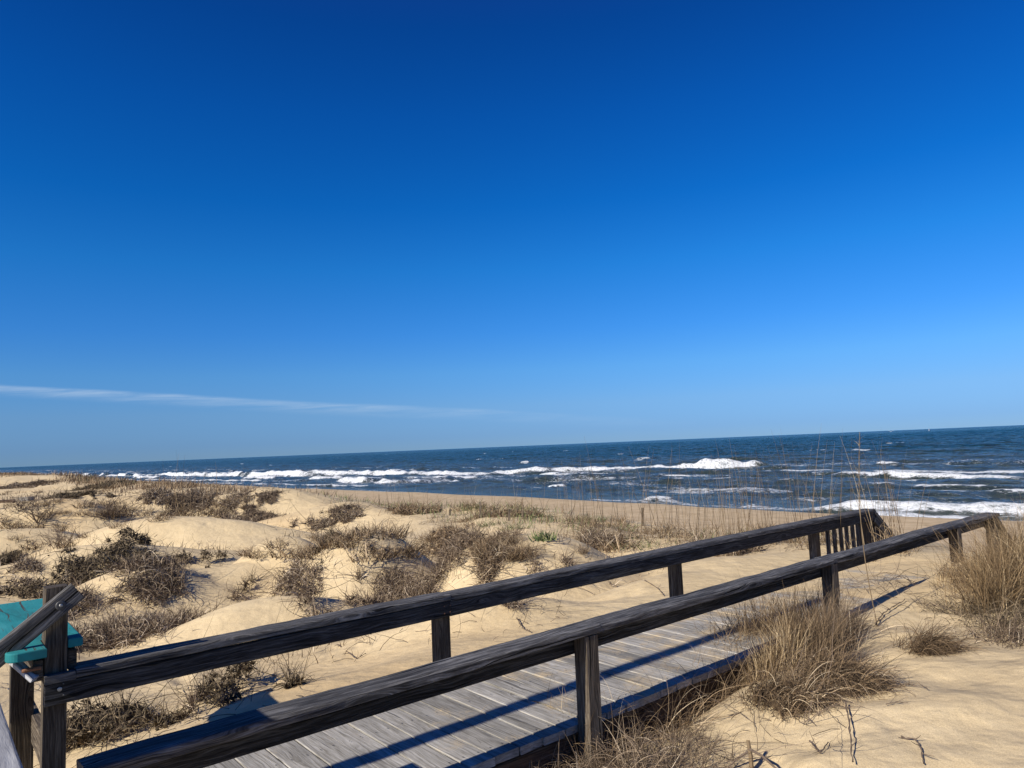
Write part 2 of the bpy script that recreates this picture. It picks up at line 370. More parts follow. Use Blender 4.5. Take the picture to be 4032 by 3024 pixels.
def height(X, Y, fine=True):
    X = np.asarray(X, float); Y = np.asarray(Y, float)
    t = X*T[0]+Y*T[1]; d = X*D[0]+Y*D[1]
    z = base_z(t, d)
    land = 1-sst(9.5, 15, t)
    far = sst(5, 12, d)
    z = z+land*(.20*far+.05)*fbm(X/3.2, Y/2.3, 3, 21)+land*.10*sst(14, 40, d)*fbm(X/9, Y/7, 2, 33)
    z = z+land*.055*fbm(X/1.1, Y/.8, 2, 41)
    z = z+(1-land)*.05*fbm(X/5, Y/5, 3, 61)
    mz = z*0; mn = z*0
    for (mx, my, mh, a, b, ang, p) in MOUNDS:
        q = mh*g2(X, Y, (mx, my), a, b, ang, p)
        mz = np.maximum(mz, q); mn = mn+.12*q
    z = z+mz+np.clip(mn-.12*mz, 0, .05)
    for hx, hy, ha in ((-1.9, 8.3, 1.2), (.3, 7.9, 1.3), (-3.6, 9.4, 1.0)):
        z = z-.12*g2(X, Y, (hx, hy), ha, .7, 0, 2)
    # hollow along the bench and the left end of the walkway
    z = z-.30*g2(t, d, (.1, 4.9), .75, 1.2, 0, 2)*1.0
    # the sand near side of the walkway
    nz = np.interp(t, [-6, 0, 2, 3.2, 3.9, 4.6, 5.3, 6.2, 7.6, 9.2, 12], [-.05, -.05, -.08, -.05, -.01, .02, .04, .05, .13, .0, -.5])+.065*fbm((X+.5*Y)/.9, (Y-.5*X)/.42, 2, 71)+.05*fbm(X/2, Y/1.4, 2, 77)+.012*fbm(X/.2, Y/.16, 2, 78)
    nz = nz + .05*sst(2.2, -2, d)*sst(1, 6, t)
    wn = sst(2.9, 2.6, d)*sst(-30, -4, d)*sst(11.5, 8.5, t)
    z = z*(1-wn)+nz*wn
    for (fx, fy) in FOOT: z = z-.035*g2(X, Y, (fx, fy), .13, .075, (fx*7) % 3, 2.6)+.012*g2(X, Y, (fx+.1, fy+.05), .2, .14, (fx*7) % 3)
    edge = np.exp(-((d-2.62)/.26)**2)*sst(4.7, 3.6, t)
    z = z-.11*edge
    # under the walkway, then drifted over it further on
    cz = np.interp(t, [-20, 4.0, 4.9, 5.6, 6.6, 7.6, 8.6, 9.3, 9.9, 11, 14, 18], [-.3, -.24, -.07, -.018, -.006, .004, .03, -.04, -.2, -.5, -1.1, -2.0])
    cz = cz + sst(4.4, 5.4, t)*.035*fbm(X/1.3+4, Y/.7, 3, 91)-.05*sst(3.15, 2.75, d)*sst(6.4, 5.0, t)*sst(4, 4.8, t)
    wc = sst(2.48, 2.72, d)*sst(4.35, 3.95, d)*sst(15, 9.5, t)
    z = z*(1-wc)+cz*wc
    # far side shoulder of the walkway
    fz = np.interp(t, [0, 1.2, 2.5, 5, 7.3, 8.6, 10], [-.22, -.08, -.06, .0, .05, .05, -.2])
    wf = np.exp(-((d-4.25)/.45)**2)*sst(-2, .5, t)*sst(10.5, 9, t)*.8
    z = z*(1-wf)+fz*wf
    return z
def ground(X, Y):
    return float(height(np.array([X]), np.array([Y]))[0])
def pick(px, py, kmin=1.2, kmax=260):
    """where the sight line through a photo pixel meets the sand"""
    q = px_ray(px, py); k = np.exp(np.linspace(math.log(kmin), math.log(kmax), 2600))
    X = q[0]*k; Y = q[1]*k; z = CZ+q[2]*k; h = height(X, Y)
    i = int(np.argmax(z < h))
    if z[i] >= h[i]: i = len(k)-1
    return np.array([X[i], Y[i], h[i]])

def polar(az, r):
    A, R_ = np.meshgrid(az, r); X = R_*np.sin(A); Y = R_*np.cos(A)
    nr, na = R_.shape; i = np.arange(nr-1)[:, None]*na+np.arange(na-1)[None, :]
    Fc = np.stack([i, i+1, i+na+1, i+na], -1).reshape(-1, 4)
    return X.ravel(), Y.ravel(), Fc
fine = np.arange(-44, 44.01, .16)
az = np.radians(np.concatenate([np.arange(-180, -44, 3.0), fine, np.arange(46, 180.1, 2.98)])); az[-1] = math.pi; az[0] = -math.pi
rr = np.exp(np.arange(math.log(.35), math.log(1600), .0085))
X, Y, Fc = polar(az, rr)
Zt = height(X, Y); tt = X*T[0]+Y*T[1]; dd = X*D[0]+Y*D[1]
beach = np.clip(.5*sst(13, 19, tt)+.5*sst(46, 51, tt+1.8*fbm(dd/26, dd*0, 2, 9)), 0, 1)
sand = mesh_np('sand', np.stack([X, Y, Zt], 1), Fc[:, ::-1], M_sand, attrs={'beach': beach})
tag(sand, 'pale golden dune sand running down to a flat tan beach', 'sand', kind='structure')

# ------------------------------------------------------------------ sea
azs = np.radians(np.arange(-47, 45.01, .115)); rs = np.exp(np.arange(math.log(30), math.log(2600), .0052))
X, Y, Fc = polar(azs, rs)
tt = X*T[0]+Y*T[1]; dd = X*D[0]+Y*D[1]
SHORE = 50.0-1.8*fbm(dd/26, dd*0, 2, 9)
eta = np.zeros_like(X); foam = np.zeros_like(X); shal = sst(240, 70, tt)*.8+.08
damp = sst(47, 62, tt)
ph = tt+3.5*fbm(dd/45, tt/60, 3, 5)
eta += damp*(.26*np.sin(ph/2.9+2*fbm(dd/60, tt/40, 2, 8))+.12*np.sin(ph/1.55+3*fbm(dd/25, tt/20, 2, 15)))*(.4+vn(dd/38, tt/22, 6))
eta += damp*.68*fbm(dd/8, tt/3.4, 5, 12, .58)
# lacy patches in the surf zone
zone = sst(50, 60, tt)*sst(150, 112, tt+12*fbm(dd/40, dd*0+2, 2, 3))
pat = vn(dd/22, tt/7, 19)*.6+vn(dd/8, tt/3, 23)*.4
foam = np.maximum(foam, zone*(.26+.36*sst(.42, .8, pat)))
rx = sst(60, 20, dd)*sst(54, 62, tt)*sst(112, 96, tt); foam = np.maximum(foam, rx*(.32+.30*sst(.38, .75, pat)))
def crest(t0, d0, d1, h, depth=3.5, wb=3.0, slope=0.0, sd=0, trail=6, cut=.25):
    """a breaking wave: crest line along the shore, steep face landward, foam on it"""
    L = d1-d0; ext = .15*L+2; reach = 22+abs(slope)*L/2+1.5*trail
    ix = np.nonzero((DD > d0-ext) & (DD < d1+ext) & (np.abs(TT-t0) < reach))[0]
    if not len(ix): return
    dd = DD[ix]; tt = TT[ix]; et = eta[ix]; fo_ = foam[ix]
    tc = t0+slope*(dd-(d0+d1)/2)+1.6*fbm(dd/14+sd, dd*0+sd, 3, 31)
    e = sst(d0-.12*L-1, d0+.12*L, dd)*sst(d1+.12*L+1, d1-.12*L, dd)
    s = tt-tc
    e2 = e*(.35+.5*vn(dd/6+sd, dd*0+sd*3, 37)+.45*vn(dd/1.9+sd, dd*0+sd*3, 38))
    prof = np.where(s < 0, np.exp(-(s/.9)**2), np.exp(-(s/wb)**2))
    et = np.maximum(et, 0)*prof*e*.3 + et*(1-.7*prof*e)+h*prof*e2
    depth = depth*.52; cut = cut+.02
    br = sst(cut, cut+.25, .65*vn(dd/9+sd*2, dd*0+sd, 43)+.35*vn(dd/2.6+sd, tt/3, 44))*e
    f = br*np.where(s < 0, sst(-depth*1.15, -depth*.3, s+.5*fbm(dd/1.5, tt/1.5, 2, 49)), np.exp(-(s/.9)**2))*(.98)
    tr = br*np.where(s > 0, np.exp(-np.maximum(s, 0)/trail), 1)*sst(-depth-2, -depth, s)*.42
    et = et + f*.28*h*fbm(dd/2.2, tt/.9, 3, 47)*(s < .6)
    eta[ix] = et; foam[ix] = np.maximum(fo_, np.maximum(f, tr))
DD, TT = dd, tt
def crest_px(x0, y0, x1, y1, h, depth=3.5, **k):
    A = px_at(x0, y0, SEA); B = px_at(x1, y1, SEA); ta, da, tb, db = A@T, A@D, B@T, B@D
    sl = (tb-ta)/(db-da) if abs(db-da) > 1 else 0
    crest((ta+tb)/2, min(da, db), max(da, db), h, depth, slope=sl, **k)
crest_px(1950, 1866, 2170, 1860, .95, 4, sd=1, cut=.05)
crest_px(2170, 1860, 2560, 1850, .85, 4, sd=2, cut=.0)
crest_px(2560, 1850, 2990, 1838, 1.5, 6, sd=3, cut=-.2)
crest_px(2990, 1845, 3450, 1850, .5, 3, sd=4, cut=.3)
crest_px(1200, 1872, 1950, 1868, 1.1, 6, sd=5, cut=.05)
crest_px(600, 1874, 1260, 1872, 1.2, 7, sd=6, cut=.1)
crest_px(20, 1872, 640, 1878, 1.3, 8, sd=7, cut=.2)
crest_px(3300, 1868, 4032, 1880, .55, 2.6, sd=8, cut=-.2, trail=9)
crest_px(3200, 1862, 4400, 1868, .25, 2.6, sd=8, cut=.1, trail=10)
crest_px(3460, 1832, 3530, 1832, .7, 2.5, sd=9, cut=-.3)
crest_px(3190, 1778, 3300, 1776, .5, 4, sd=10, cut=0)
crest_px(3360, 1768, 3460, 1766, .35, 2, sd=11, cut=0)
crest_px(1350, 1898, 1460, 1898, 1.1, 5, sd=12, cut=-.3)
crest_px(1500, 1905, 1580, 1903, 1.15, 4.5, sd=13, cut=-.3)
crest_px(1610, 1898, 1650, 1896, .6, 3, sd=14, cut=-.2)
crest_px(1760, 1905, 1790, 1905, .9, 3, sd=15, cut=-.2)
crest_px(1220, 1886, 1350, 1886, .8, 4, sd=16, cut=-.1)
crest_px(980, 1888, 1090, 1890, .8, 4, sd=17, cut=-.1)
crest_px(530, 1882, 620, 1884, .8, 4, sd=18, cut=-.1)
crest_px(2110, 1872, 2180, 1872, .5, 3, sd=19, cut=-.1)
crest_px(2180, 1918, 2220, 1918, .5, 1.6, sd=20, cut=-.1)
crest_px(1850, 1812, 2200, 1800, .4, 3, sd=21, cut=.25, trail=10)
crest_px(2150, 1874, 2450, 1866, .4, 1.5, sd=22, cut=.2)
crest_px(3440, 1915, 4100, 1930, .5, 1.2, sd=23, cut=.4, trail=3)
crest_px(3100, 1900, 3260, 1895, .4, 1.2, sd=24, cut=.2, trail=3)
crest_px(3260, 2010, 4300, 2054, .75, 2.6, sd=25, cut=-.3, trail=2.2)
crest_px(3400, 2030, 4300, 2075, .3, 2.5, sd=26, cut=-.3, trail=1.5)
for (xa, ya, xb, yb, h_, dp) in ((2050, 1880, 2750, 1872, .3, 1.4), (1300, 1880, 2000, 1884, .3, 1.6), (300, 1890, 1200, 1896, .4, 2.0), (640, 1868, 1300, 1862, .4, 2.2), (3000, 1858, 3300, 1858, .3, 2), (3500, 1893, 4100, 1900, .25, 1.2), (2600, 1895, 3000, 1893, .25, 1.1), (3650, 1940, 4100, 1950, .25, .8), (700, 1903, 1500, 1917, .3, 1.2)):
    crest_px(xa, ya, xb, yb, h_, dp, sd=int(xa % 37)+40, cut=.25, trail=4)
crest_px(2540, 1975, 2610, 1975, .35, 1.4, sd=27, cut=-.2)
for k in range(34):      # scattered whitecaps
    px_ = rng.uniform(60, 4000); hz = 1841-.0417*px_
    crest_px(px_-rng.uniform(6, 22), hz+rng.uniform(14, 80), px_+rng.uniform(8, 30), hz+rng.uniform(14, 80), 0.0, 1, sd=100+k, cut=.9) if False else None
    y_ = hz+12+70*rng.random()**1.3; w_ = rng.uniform(5, 22)
    A = px_at(px_, y_, SEA); crest(float(A@T), float(A@D)-w_*.12*(y_-hz < 30 and 3 or 1), float(A@D)+w_*.12, .45, 1.5, sd=100+k, cut=-.3, trail=2)
# swash along the shore
sw = tt-SHORE
swash = sst(-1.6, -.5, sw)*sst(1.5, .2, sw+1.6*fbm(dd/4, dd*0, 3, 81))
foam = np.maximum(foam, swash*(.15+.6*vn(dd/9, dd*0+5, 83)))
eta += .12*np.exp(-((sw-1.5)/1.3)**2)*(.3+vn(dd/10, dd*0+1, 85))
foam = np.clip(foam, 0, 1)
eta *= sst(2500, 900, np.hypot(X, Y))
shal = np.clip(shal+.5*np.clip(eta, 0, .8), 0, 1)*sst(900, 120, tt)
sea = mesh_np('sea', np.stack([X, Y, SEA+eta], 1), Fc[:, ::-1], M_sea, attrs={'foam': foam, 'shal': shal})
# the sea on to the horizon and round the sides
def ring(r0, r1, a0, a1, nr, na):
    return polar(np.radians(np.linspace(a0, a1, na)), np.exp(np.linspace(math.log(r0), math.log(r1), nr)))
VV = [np.stack([X, Y, SEA+eta], 1)]; FF = [Fc[:, ::-1]]; fo = [foam]; sh = [shal]; off = len(X)
for args in ((2600, 60000, -180, 180, 24, 240), (30, 2600, 45, 128, 60, 60), (30, 2600, -52, -47, 60, 8)):
    x, y, f_ = ring(*args); t_ = x*T[0]+y*T[1]
    VV.append(np.stack([x, y, x*0+SEA-.02], 1)); FF.append(f_[:, ::-1]+off); off += len(x); fo.append(x*0); sh.append(sst(240, 70, t_)*.8)
bpy.data.objects.remove(sea)
VV = np.concatenate(VV); FF = np.concatenate(FF)
# the sheet ends under the beach: drop what lies far inland
tcen = (VV[FF[:, 0], 0]*T[0]+VV[FF[:, 0], 1]*T[1]); FF = FF[tcen > 38]
sea = mesh_np('sea', VV, FF, M_sea, attrs={'foam': np.concatenate(fo), 'shal': np.concatenate(sh)})
tag(sea, 'dark blue green sea with rows of white breakers', 'sea', kind='structure')

# ------------------------------------------------------------------ boardwalk
bw = tag(empty('boardwalk', W(4.2, 3.33, 0)), 'weathered grey plank boardwalk half drifted over with sand', 'boardwalk')
tpos = -1.2; k = 0
while tpos < 8.75:
    w_ = .140; j = random.uniform(-.012, .012); z_ = -.019+random.uniform(-.002, .002)
    a = W(tpos+w_/2+random.uniform(-.002, .002), 2.655+j, z_); b = W(tpos+w_/2+random.uniform(-.002, .002), 3.885+j, z_+random.uniform(-.002, .002))
    bo = board('deck_board', a, b, w_, .038, M_deck, bw, side=T, warp=.0012, bev=.003, tone=random.uniform(.82, 1.14)); nails(bo, [W(tpos+w_*q_+random.uniform(-.006, .006), dq+random.uniform(-.006, .006), .0035) for q_ in (.25, .75) for dq in (2.745, 3.30, 3.82)], .0042, M_dsteel); tpos += w_+random.choice((.005, .007, .009)); k += 1
for d_ in (2.74, 3.30, 3.83):
    board('joist', W(-1.2, d_, -.155), W(8.8, d_, -.155), .038, .185, M_fasc, bw, side=D, tone=1)
board('skirt_board', W(-1.2, 2.69, -.155), W(8.8, 2.69, -.155), .028, .20, M_fasc, bw, side=D, tone=1.1)
for i in range(7):
    board('stair_tread', W(8.95+.27*i, 2.78, -.17-.17*i), W(8.95+.27*i, 3.88, -.17-.17*i), .26, .038, M_deck, bw, side=T)

# railings -------------------------------------------------------------
def railing(name, label, dc, dpost, sgn, posts, t0, joints_cap, joints_side, tend):
    o = tag(empty(name, W(posts[0], dpost, 0)), label, 'railing')
    for i in range(len(joints_cap)-1):
        board('rail_cap', W(joints_cap[i]+.002, dc+random.uniform(-.003, .003), .461), W(joints_cap[i+1]-.002, dc+random.uniform(-.003, .003), .461), .14, .038, M_rail, o, side=D, warp=.004, wear=.011, tone=random.uniform(.9, 1.0), seg=.05)
    for i in range(len(joints_side)-1):
        board('side_rail', W(joints_side[i]+.002, dc-.044, .3925), W(joints_side[i+1]-.002, dc-.044, .3925), .036, .094, M_rail, o, side=D, warp=.0015, tone=random.uniform(.38, .46))  # low tone puts the shade of the side faces into their colour
    return o
# near railing
nr = railing('near_railing'.replace('near_', 'wooden_'), 'dark weathered wooden railing on the near side of the boardwalk, closest to the camera', 2.622, 2.70, -1,
             (2.62, 5.12, 7.62), .40, (.40, 2.66, 5.13, 8.86), (.46, 5.10, 8.84), 8.86)
# (the side rail of this one hangs on the walkway side of the cap)
for ch in nr.children:
    if ch.name.startswith('side_rail'): ch.location = D*.083
for t_ in (2.595, 5.15, 7.66):
    board('post', W(t_, 2.597, -.6), W(t_, 2.597, .441), .089, .089, M_post, nr, side=T, tone=1.15)
board('post', W(.50, 2.60, -.5), W(.50, 2.60, .44), .089, .089, M_post, nr, side=T)
board('post', W(8.72, 2.60, -.6), W(8.72, 2.60, .44), .089, .089, M_post, nr, side=T, tone=.6)
a = W(8.86, 2.66, .458); b = W(10.2, 2.66, -.50)
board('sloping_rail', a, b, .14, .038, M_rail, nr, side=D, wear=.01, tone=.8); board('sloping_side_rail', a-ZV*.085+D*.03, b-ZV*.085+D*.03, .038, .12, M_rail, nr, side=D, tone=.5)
# far railing
fr = railing('wooden_railing', 'dark weathered wooden railing on the far side of the boardwalk with a slanted end', 3.858, 3.875, 1,
             (2.57, 4.98, 7.37), .55, (.556, 2.60, 6.0, 8.74), (.44, 2.60, 7.42, 8.74), 8.74)
board('rail_cap', W(.44, 3.807, .4605), W(.5565, 3.807, .4605), .040, .038, M_rail, fr, side=D, tone=.85, bev=.0015, warp=.0005)
for t_ in (2.575, 4.99, 7.405):
    board('post', W(t_, 3.876, -.6), W(t_, 3.876, .44), .089, .089, M_post, fr, side=T, tone=.85)
board('newel_post', W(8.62, 3.885, -.9), W(8.62, 3.885, .44), .12, .11, M_post, fr, side=T, tone=.6)
for t_ in (7.68, 7.83, 7.98, 8.12, 8.27, 8.40, 8.80, 8.93, 9.06):
    zt = .40 if t_ < 8.7 else .40-(t_-8.74)*.72
    board('baluster', W(t_, 3.862, -.35), W(t_, 3.862, zt-.02), .036, .036, M_rail, fr, side=T, tone=.7)
a = W(8.745, 3.858, .440); b = W(10.05, 3.858, -.50)
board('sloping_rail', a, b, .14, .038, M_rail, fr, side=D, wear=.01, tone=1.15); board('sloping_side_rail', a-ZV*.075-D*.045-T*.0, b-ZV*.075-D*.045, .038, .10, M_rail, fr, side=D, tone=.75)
board('end_post', W(9.82, 3.885, -.9), W(9.82, 3.885, -.36), .11, .10, M_post, fr, side=T, tone=.7)
# corner post and its stair handrail
cp = board('corner_post', W(.487, 3.878, -.9), W(.487, 3.878, .852), .089, .089, M_post, fr, side=T, tone=.85, warp=.002)
e1 = W(.575, 3.812, .853); dirv = W(-.22, 0, -.171); dirv /= np.linalg.norm(dirv)
e1 = W(.565, 3.812, .826)
hr = board('stair_handrail', e1, e1+dirv*1.75, .036, .088, M_rail, fr, side=D, bev=.006, warp=.002, tone=.95, wear=.012)
bb = W(.497, 3.793, .775)
disc('washer', bb, -D, .021, .003, M_dsteel, hr); disc('bolt', bb-D*.004, -D, .0075, .0035, M_steel, hr, dome=.001)
for (t_, z_, r_) in ((.497, .412, .0095), (.511, .433, .0035), (.513, .383, .004)):
    disc('nail', W(t_, 3.793, z_), -D, r_, .0018, M_steel if r_ > .005 else M_dsteel, fr)
for t_ in (2.575, 4.99, 7.405, 8.62):
    for dt_, z_ in ((-.022, .415), (.024, .412), (-.02, .37), (.022, .373)):
        disc('nail', W(t_+dt_, 3.796, z_), -D, .0042, .0016, M_rust, fr)
board('stair_post', W(-.55, 3.878, -1.2), W(-.55, 3.878, .02), .089, .089, M_post, fr, side=T)

# teal bench ------------------------------------------------------------
be = tag(empty('bench', W(.45, 4.5, 0)), 'teal painted wooden bench plank on dark legs behind the left corner post', 'bench')
def plank(name, outline, z0, z1, mat, parent):
    """flat plank cut to an outline of (t, d) points"""
    pts = [np.array(p) for p in outline]; n = len(pts); V = []; Fc = []; uv = []
    nrm = []
    for i in range(n):
        e = pts[(i+1) % n]-pts[i-1]; q = np.array([-e[1], e[0]]); nrm.append(q/np.linalg.norm(q))
    lev = ((z0, .003), (z0+.004, 0), (z1-.006, 0), (z1-.002, .002), (z1, .006))
    for z, ins in lev:
        for p, q in zip(pts, nrm): V.append(W(p[0]+q[0]*ins, p[1]+q[1]*ins, z)-parent_origin(parent))
    for L_ in range(len(lev)-1):
        for i in range(n):
            j = (i+1) % n; Fc.append((L_*n+i, L_*n+j, (L_+1)*n+j, (L_+1)*n+i))
            for (p, l) in ((i, L_), (j, L_), (j, L_+1), (i, L_+1)): uv.append((pts[p][1], pts[p][0]+lev[l][0]))
    Fc.append(tuple((len(lev)-1)*n+i for i in range(n))); uv += [(p[1]+2, p[0]) for p in pts]
    Fc.append(tuple(n-1-i for i in range(n))); uv += [(pts[n-1-i][1]+4, pts[n-1-i][0]) for i in range(n)]
    return mesh_py(name, V, Fc, mat, parent, uv, 1.0)
ol = [(.296+.05+.05*math.cos(rad(a_)), 3.735+.05+.05*math.sin(rad(a_))) for a_ in range(180, 271, 13)]
ol += [(.441, 3.735), (.441, 3.926), (.534, 3.926), (.534, 3.845), (.588, 3.845), (.593, 3.850), (.593, 5.135), (.588, 5.14), (.300, 5.14), (.296, 5.136)]
plank('seat_board', ol, .572, .612, M_teal, be)
board('apron', W(.419, 3.815, .505), W(.419, 5.05, .505), .036, .088, M_post, be, side=T, tone=.9)
board('apron', W(.553, 3.85, .52), W(.553, 5.05, .52), .036, .088, M_post, be, side=T, tone=.8)
board('cross_brace', W(.335, 3.86, .555), W(.405, 3.80, .475), .05, .02, M_pale, be, tone=1.3)
disc('bolt', W(.392, 3.80, .52), -T, .009, .035, M_rust, be)
board('leg', W(.44, 4.66, -.8), W(.44, 4.66, .46), .10, .10, M_post, be, side=T, tone=.55)
board('leg', W(.03, 4.80, -.8), W(.03, 4.80, .56), .09, .09, M_post, be, side=T, tone=.55)
board('lower_stretcher', W(.50, 4.05, .03), W(.50, 4.95, .03), .04, .14, M_post, be, side=T, tone=1.2)
board('crossbar', W(-.2, 4.60, .50), W(.42, 4.60, .50), .04, .11, M_post, be, side=D, tone=.7)

# railing of the platform the camera stands by --------------------------
pr = tag(empty('platform_railing', W(.04, 1.9, 0)), 'pale weathered rail cap crossing the bottom left corner, very close to the camera', 'railing')
board('rail_cap', W(.041, .95, 1.001), W(.041, 2.80, 1.001), .14, .038, M_pale, pr, side=T, wear=.004, tone=.85, seg=.05)
board('side_rail', W(-.01, .95, .88), W(-.01, 2.80, .88), .036, .19, M_rail, pr, side=T)  # unseen board added to shade the left end of the near rail
board('side_rail', W(-.01, .95, .66), W(-.01, 2.80, .66), .036, .22, M_rail, pr, side=T)  # lower unseen board, likewise added to block sun from the near rail
board('post', W(.03, 2.68, -.9), W(.03, 2.68, .978), .089, .089, M_post, pr, side=T)
board('post', W(.03, 1.0, -.9), W(.03, 1.0, .978), .089, .089, M_post, pr, side=T)
tp = board('wooden_pole', W(-1.1, 3.068+.072, -.9), W(-1.1, 3.068-.348, 4.35), .115, .115, M_post, None, side=T)
tag(tp, 'tall slightly leaning square wooden pole beside the landward end of the boardwalk', 'pole')

# ------------------------------------------------------------------ far things
# stakes of an old sand fence on the dune crest
for i, (x, y, h_, lean, lb) in enumerate(((1894, 2040, .30, -.02, 'thin grey fence stake, tallest and leftmost of the stakes on the dune crest'),
                              (2002, 2052, .22, .12, 'short grey fence stake leaning right on the dune crest'),
                              (1772, 2030, .13, .05, 'stubby dark fence stake among tangled grass on the crest'),
                              (2528, 2072, .34, .08, 'pale grey fence stake at the right among green grass on the crest'),
                              (2062, 2045, .16, -.1, 'short fence stake beside the orange weed on the crest'))):
    P = pick(x, y); u_ = np.array([lean, 0, 1.])
    s_ = board('fence_stake', P-ZV*.1, P+u_*h_, .045, .018, M_post, None, side=RR, bev=.002, tone=1.3)
    tag(s_, lb, 'stake', 'old sand fence stakes on the dune crest')
# little weathered walkway end far away at left
P = px_at(62, 1912, .62); o = tag(empty('distant_walkway', (P[0], P[1], 0)), 'tiny weathered wooden walkway end far off in the left dunes', 'walkway')
gz = ground(P[0], P[1])
ux = np.array([1., .15, 0]); ux /= np.linalg.norm(ux)
P = np.array([P[0], P[1], gz])
board('deck', P-ux*2.2+ZV*.30, P+ux*.1+ZV*.30, .7, .10, M_fasc, o); board('end_board', P+ux*.1+ZV*.33, P+ux*.6+ZV*.35, .5, .16, M_deck, o)
for s_ in (-.6, .15, .7): board('post', P+ux*s_-ZV*.3, P+ux*s_+ZV*.25, .1, .1, M_rail, o)

# sailboat on the horizon
def sailboat(c, s):
    o = tag(empty('sailboat', c), 'tiny white sailboat just under the horizon at right', 'sailboat')
    n = 12; V = []; Fc = []
    for i in range(n+1):
        u_ = i/n*2-1; w_ = 1.25*(1-abs(u_)**2.4)+.02
        for (y, z) in ((-w_, .95), (-w_*.8, .2), (0, -.4), (w_*.8, .2), (w_, .95)): V.append((u_*4.6*s, y*s, z*s))
    for i in range(n):
        for j in range(4): Fc.append((i*5+j, (i+1)*5+j, (i+1)*5+j+1, i*5+j+1))
        Fc.append((i*5, i*5+4, (i+1)*5+4, (i+1)*5))
    mesh_py('hull', V, Fc, M_hull, o, None, 1, True)
    def sheet(nm, pts, bulge):
        V = []; Fc = []; m_ = 8
        A, B, C_ = [np.array(p, float) for p in pts]
        for i in range(m_+1):
            for j in range(m_+1):
                a_ = i/m_; b_ = j/m_; q = A*(1-a_)+(B*(1-b_)+C_*b_)*a_
                V.append((q+np.array([0, bulge*math.sin(math.pi*a_)*math.sin(math.pi*b_), 0]))*s)
        for i in range(m_):
            for j in range(m_): k_ = i*(m_+1)+j; Fc.append((k_, k_+1, k_+m_+2, k_+m_+1))
        ob = mesh_py(nm, V, Fc, M_white, o, None, 1, True); so = ob.modifiers.new('thick', 'SOLIDIFY'); so.thickness = .03
    sheet('mainsail', ((.3, 0, 12), (.3, 0, 1.8), (-4.2, 0, 1.8)), .5); sheet('jib', ((.5, 0, 10.5), (4.4, 0, 1.2), (.9, 0, 1.5)), .5)
    mb = board('mast', (0, 0, 0), (0, 0, 12.5*s), .16, .16, M_hull, None); mb.parent = o
    mb.location = (.35*s, 0, 0)
    return o
P = px_at(3658, 1696.5, SEA); P = P*1.0; sb = sailboat((P[0], P[1], SEA), .62 if np.hypot(P[0], P[1]) < 3200 else .8)
sb.rotation_euler[2] = .5
# gull gliding low over the water
P = px_at(3508, 1699.5, SEA+6); q = px_ray(3508, 1699.5); G = q*300+np.array([0, 0, CZ])
go = tag(empty('seagull', G), 'tiny pale seagull gliding over the sea left of the sailboat', 'bird')
V = []; Fc = []
prof = ((-.42, .03), (-.3, .07), (-.05, .11), (.15, .09), (.28, .06), (.36, .055), (.45, .01))
for (x, r_) in prof:
    for i in range(8): a_ = i/8*2*math.pi; V.append((x*1.6, r_*1.6*math.cos(a_), r_*1.5*math.sin(a_)))
for i in range(len(prof)-1):
    for j in range(8): Fc.append((i*8+j, i*8+(j+1) % 8, (i+1)*8+(j+1) % 8, (i+1)*8+j))
for s_ in (-1, 1):
    b0 = len(V)
    for i in range(7):
        u_ = i/6; yy = s_*(.08+u_*1.05); zz = .06+.34*math.sin(u_*2.2)*.9; ch = .22*(1-u_*.75); xx = .1*math.sin(u_*3)-.25*max(0, u_-.5)
        V += [(xx+ch/2, yy, zz), (xx-ch/2, yy, zz+.01), (xx, yy, zz+.035), (xx, yy, zz-.02)]
    for i in range(6):
        k_ = b0+i*4
        for (p_, q_) in ((0, 2), (2, 1), (1, 3), (3, 0)): Fc.append((k_+p_, k_+q_, k_+4+q_, k_+4+p_))
gb = mesh_py('gull_body', V, Fc, M_gull, go, None, 1, True); gb.rotation_euler = (0, .1, 1.2)

# ------------------------------------------------------------------ vegetation
def ribbons(base, dirs, length, width, seg=4, curl=.5, droop=.6, jit=.25, tint=None, rg=rng, kink=0.0, lift=None):
    """N thin bent blades; base (N,3), dirs (N,3)"""
    n = len(base); p = base.copy(); d = dirs/np.linalg.norm(dirs, axis=1)[:, None]
    ax = rg.normal(size=(n, 3)); ax[:, 2] *= .35
    side = np.cross(d, ax); side /= np.linalg.norm(side, axis=1)[:, None]+1e-9
    cax = rg.normal(size=(n, 3)); cax /= np.linalg.norm(cax, axis=1)[:, None]
    V = np.zeros((n, seg+1, 2, 3)); st = (length/seg)[:, None]
    dr = np.asarray(droop)*np.ones(n); cu = np.asarray(curl)*np.ones(n)
    for s in range(seg+1):
        w = (width*(1-(s/seg)**1.6*.85))[:, None]*.5
        V[:, s, 0] = p-side*w; V[:, s, 1] = p+side*w
        d = d+np.cross(cax, d)*(cu/seg*2)[:, None]+rg.normal(size=(n, 3))*jit/seg**.5*.6
        if kink: d += rg.normal(size=(n, 3))*kink
        d[:, 2] -= dr/seg*(.3+1.4*s/seg)
        d /= np.linalg.norm(d, axis=1)[:, None]
        p = p+d*st
        if lift is not None: p[:, 2] = np.maximum(p[:, 2], lift)
        side = side-d*np.sum(side*d, 1)[:, None]; side /= np.linalg.norm(side, axis=1)[:, None]+1e-9
    idx = (np.arange(n)[:, None]*(seg+1)+np.arange(seg)[None, :])*2
    Fq = np.stack([idx, idx+1, idx+3, idx+2], -1).reshape(-1, 4)
    tn = (rg.random(n) if tint is None else tint)
    return V.reshape(-1, 3), Fq, np.repeat(tn, (seg+1)*2)
